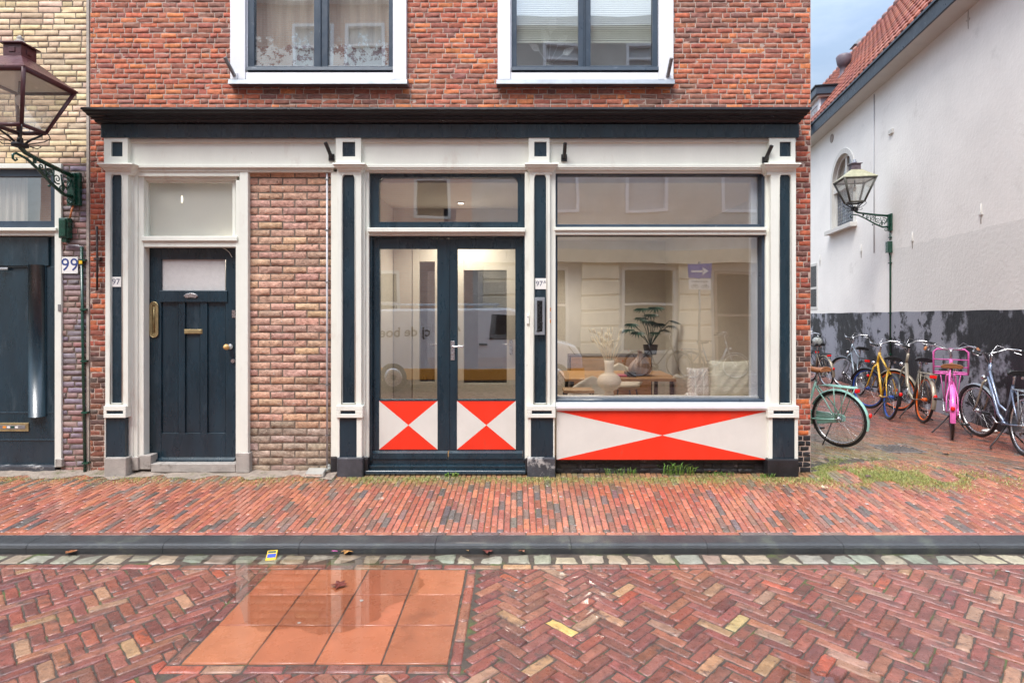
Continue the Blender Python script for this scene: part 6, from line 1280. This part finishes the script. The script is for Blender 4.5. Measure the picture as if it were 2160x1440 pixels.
tuft(FX(1615, 5.66), 5.62, .0, 44, .055, .45, 'low weed in front of the corner pilaster plinth')
m = MB()
def blade(x, y, z, h):
    m.col = pick([(.30, .34, .08), (.36, .38, .12), (.24, .27, .07), (.42, .40, .17), (.16, .21, .05)]); a = rnd(0, 6.28); w_ = Vector((math.cos(a), math.sin(a), 0))*rnd(.0016, .004); o_ = Vector((rnd(-1, 1), rnd(-1, 1), 0))*h*.9; b = Vector((x, y, z)); i = [m.V(b-w_), m.V(b+w_), m.V(b+o_+Vector((0, 0, h)))]; m.Fc(*i)
for k in range(22000):
    x = rnd(-5.2, 2.95); y = 5.62-abs(random.gauss(0, .10)); d = (.55+.45*math.sin(x*3.1+1)*math.sin(x*7.7))*(1 if x > -1.7 else .35)
    if random.random() > d: continue
    # grow in the joints: snap x near a joint
    blade(x, y, zp(x, y)-.004, rnd(.008, .028))
for k in range(24000):
    a = random.gauss(0, 1); x = 3.55+.62*a; y = 5.66+.17*random.gauss(0, 1)-.05*a
    if x < 2.85 or (x < 3.05 and y > 5.6) : continue
    if math.sin(x*6+y*4)+math.sin(x*13-y*9)*.6 < -.5: continue
    blade(x, y, zp(x, y)-.004, rnd(.008, .028))
for k in range(9000):
    x = 3.06+abs(random.gauss(0, .75)); y = 5.9+abs(random.gauss(0, .55)); 
    if math.sin(x*5+y*3)+math.sin(x*11-y*7) < -.2: continue
    blade(x, y, -.005, rnd(.006, .016))
m.build('moss', 'grass_green', kind='stuff')
def leaf(px, py, zc, s_, col, label, a=None):
    Y = (EYE-zc)*F/(py-HY); x = FX(px, Y); m = MB(); m.col = col; a = rnd(0, 6.28) if a is None else a; n_ = 14; c = m.V((x, Y, zc+.012)); ring = []
    for i in range(n_):
        t_ = 6.283*i/n_; r_ = s_*(1+.35*math.cos(t_*5))*(.55+.45*abs(math.cos(t_/2)))*.5; ring.append(m.V((x+r_*math.cos(t_+a), Y+r_*math.sin(t_+a), zc+.006+rnd(0, .016))))
    for i in range(n_): m.Fc(c, ring[i], ring[(i+1) % n_])
    o = m.build('fallen_leaf', 'dead_leaf'); tag(o, label, 'leaf', 'fallen leaves')
leaf(716, 1234, -.106, .10, (.12, .02, .012), 'dark red fallen leaf lying on the wet orange tiles')
leaf(153, 1165, -.10, .10, (.25, .09, .03), 'brown fallen leaf in the gutter near the left edge')
leaf(730, 1164, -.10, .09, (.40, .20, .06), 'orange brown fallen leaf in the gutter right of the yellow wrapper')
leaf(985, 1158, -.10, .10, (.42, .26, .12), 'tan fallen leaf against the kerb, in front of the double doors')
leaf(1028, 1163, -.10, .07, (.16, .04, .03), 'dark red fallen leaf against the kerb right of the tan one')
leaf(1100, 1164, -.10, .06, (.20, .07, .03), 'small brown fallen leaf against the kerb below the third pilaster')
leaf(1640, 1157, -.10, .09, (.28, .12, .05), 'brown fallen leaf against the kerb below the corner pilaster'); leaf(1672, 1153, -.10, .07, (.40, .38, .06), 'yellow green fallen leaf against the kerb at the right')
leaf(1503, 993, .012, .10, (.22, .08, .04), 'brown curled leaf against the black base under the window panel'); leaf(1493, 995, .012, .08, (.18, .07, .04), 'dark curled leaf beside the one against the black base')
leaf(1740, 1029, .005, .08, (.55, .42, .28), 'pale leaf on the pavement by the moss at the corner'); leaf(1830, 1006, .005, .07, (.10, .06, .04), 'dark leaf in the moss at the alley mouth'); leaf(1995, 957, .005, .09, (.28, .12, .05), 'brown leaf in the alley right of the drain grate'); leaf(803, 1053, .0, .06, (.35, .25, .2), 'small pale leaf on the pavement in front of the double doors')
# litter
Y = (EYE+.105)*F/(1174-HY); x = FX(573, Y); m = MB(); m.M = Matrix.Translation((x, Y, -.098)) @ Matrix.Rotation(.2, 4, 'Z') @ Matrix.Rotation(R(28), 4, 'X'); m.box(-.035, .035, -.045, .045, -.008, .008); w_ = m.build('candy_wrapper', 'yellow_plastic', bev=.004)
m2 = MB(); m2.M = m.M; m2.box(-.028, .030, -.02, .012, .0085, .0095); m2.build('label_patch', 'sign_blue', w_); m2 = MB(); m2.M = m.M; m2.box(-.028, .026, .02, .036, .0085, .0095); m2.build('label_patch', 'green_iron', w_)
tag(w_, 'yellow and blue crumpled sweet wrapper lying on the gutter stones', 'wrapper')
m = MB(); m.tube([at(700, 1161, 4.07)+Vector((0, 0, .0)), at(712, 1161.5, 4.07)], .003, 6); tag(m.build('straw', 'pink_paint'), 'short pink straw lying in the gutter beside the kerb', 'straw')
m = MB(); m.ball((6.55, 7.75, .02), .07, 12, 6, sx=1.6, sy=.8, sz=.35); tag(m.build('paper_litter', 'enamel_white'), 'crumpled white paper on the alley bricks under the silver blue bicycle', 'litter')
# chewing gum spots pressed on the paving
m = MB()
for k in range(46):
    x = rnd(-4.3, 4.3); y = rnd(2.5, 5.6)
    if 3.9 < y < 4.33: continue
    z = (ZR if y < 4 else zp(x, y))+.0012; r_ = rnd(.006, .017); m.poly([(x+r_*rnd(.7, 1.2)*math.cos(6.283*i/9), y+r_*rnd(.6, 1)*math.sin(6.283*i/9), z+.001) for i in range(9)])
mat('chewing_gum', (.42, .41, .39), .7)
m.build('gum_spots', 'chewing_gum', kind='stuff')
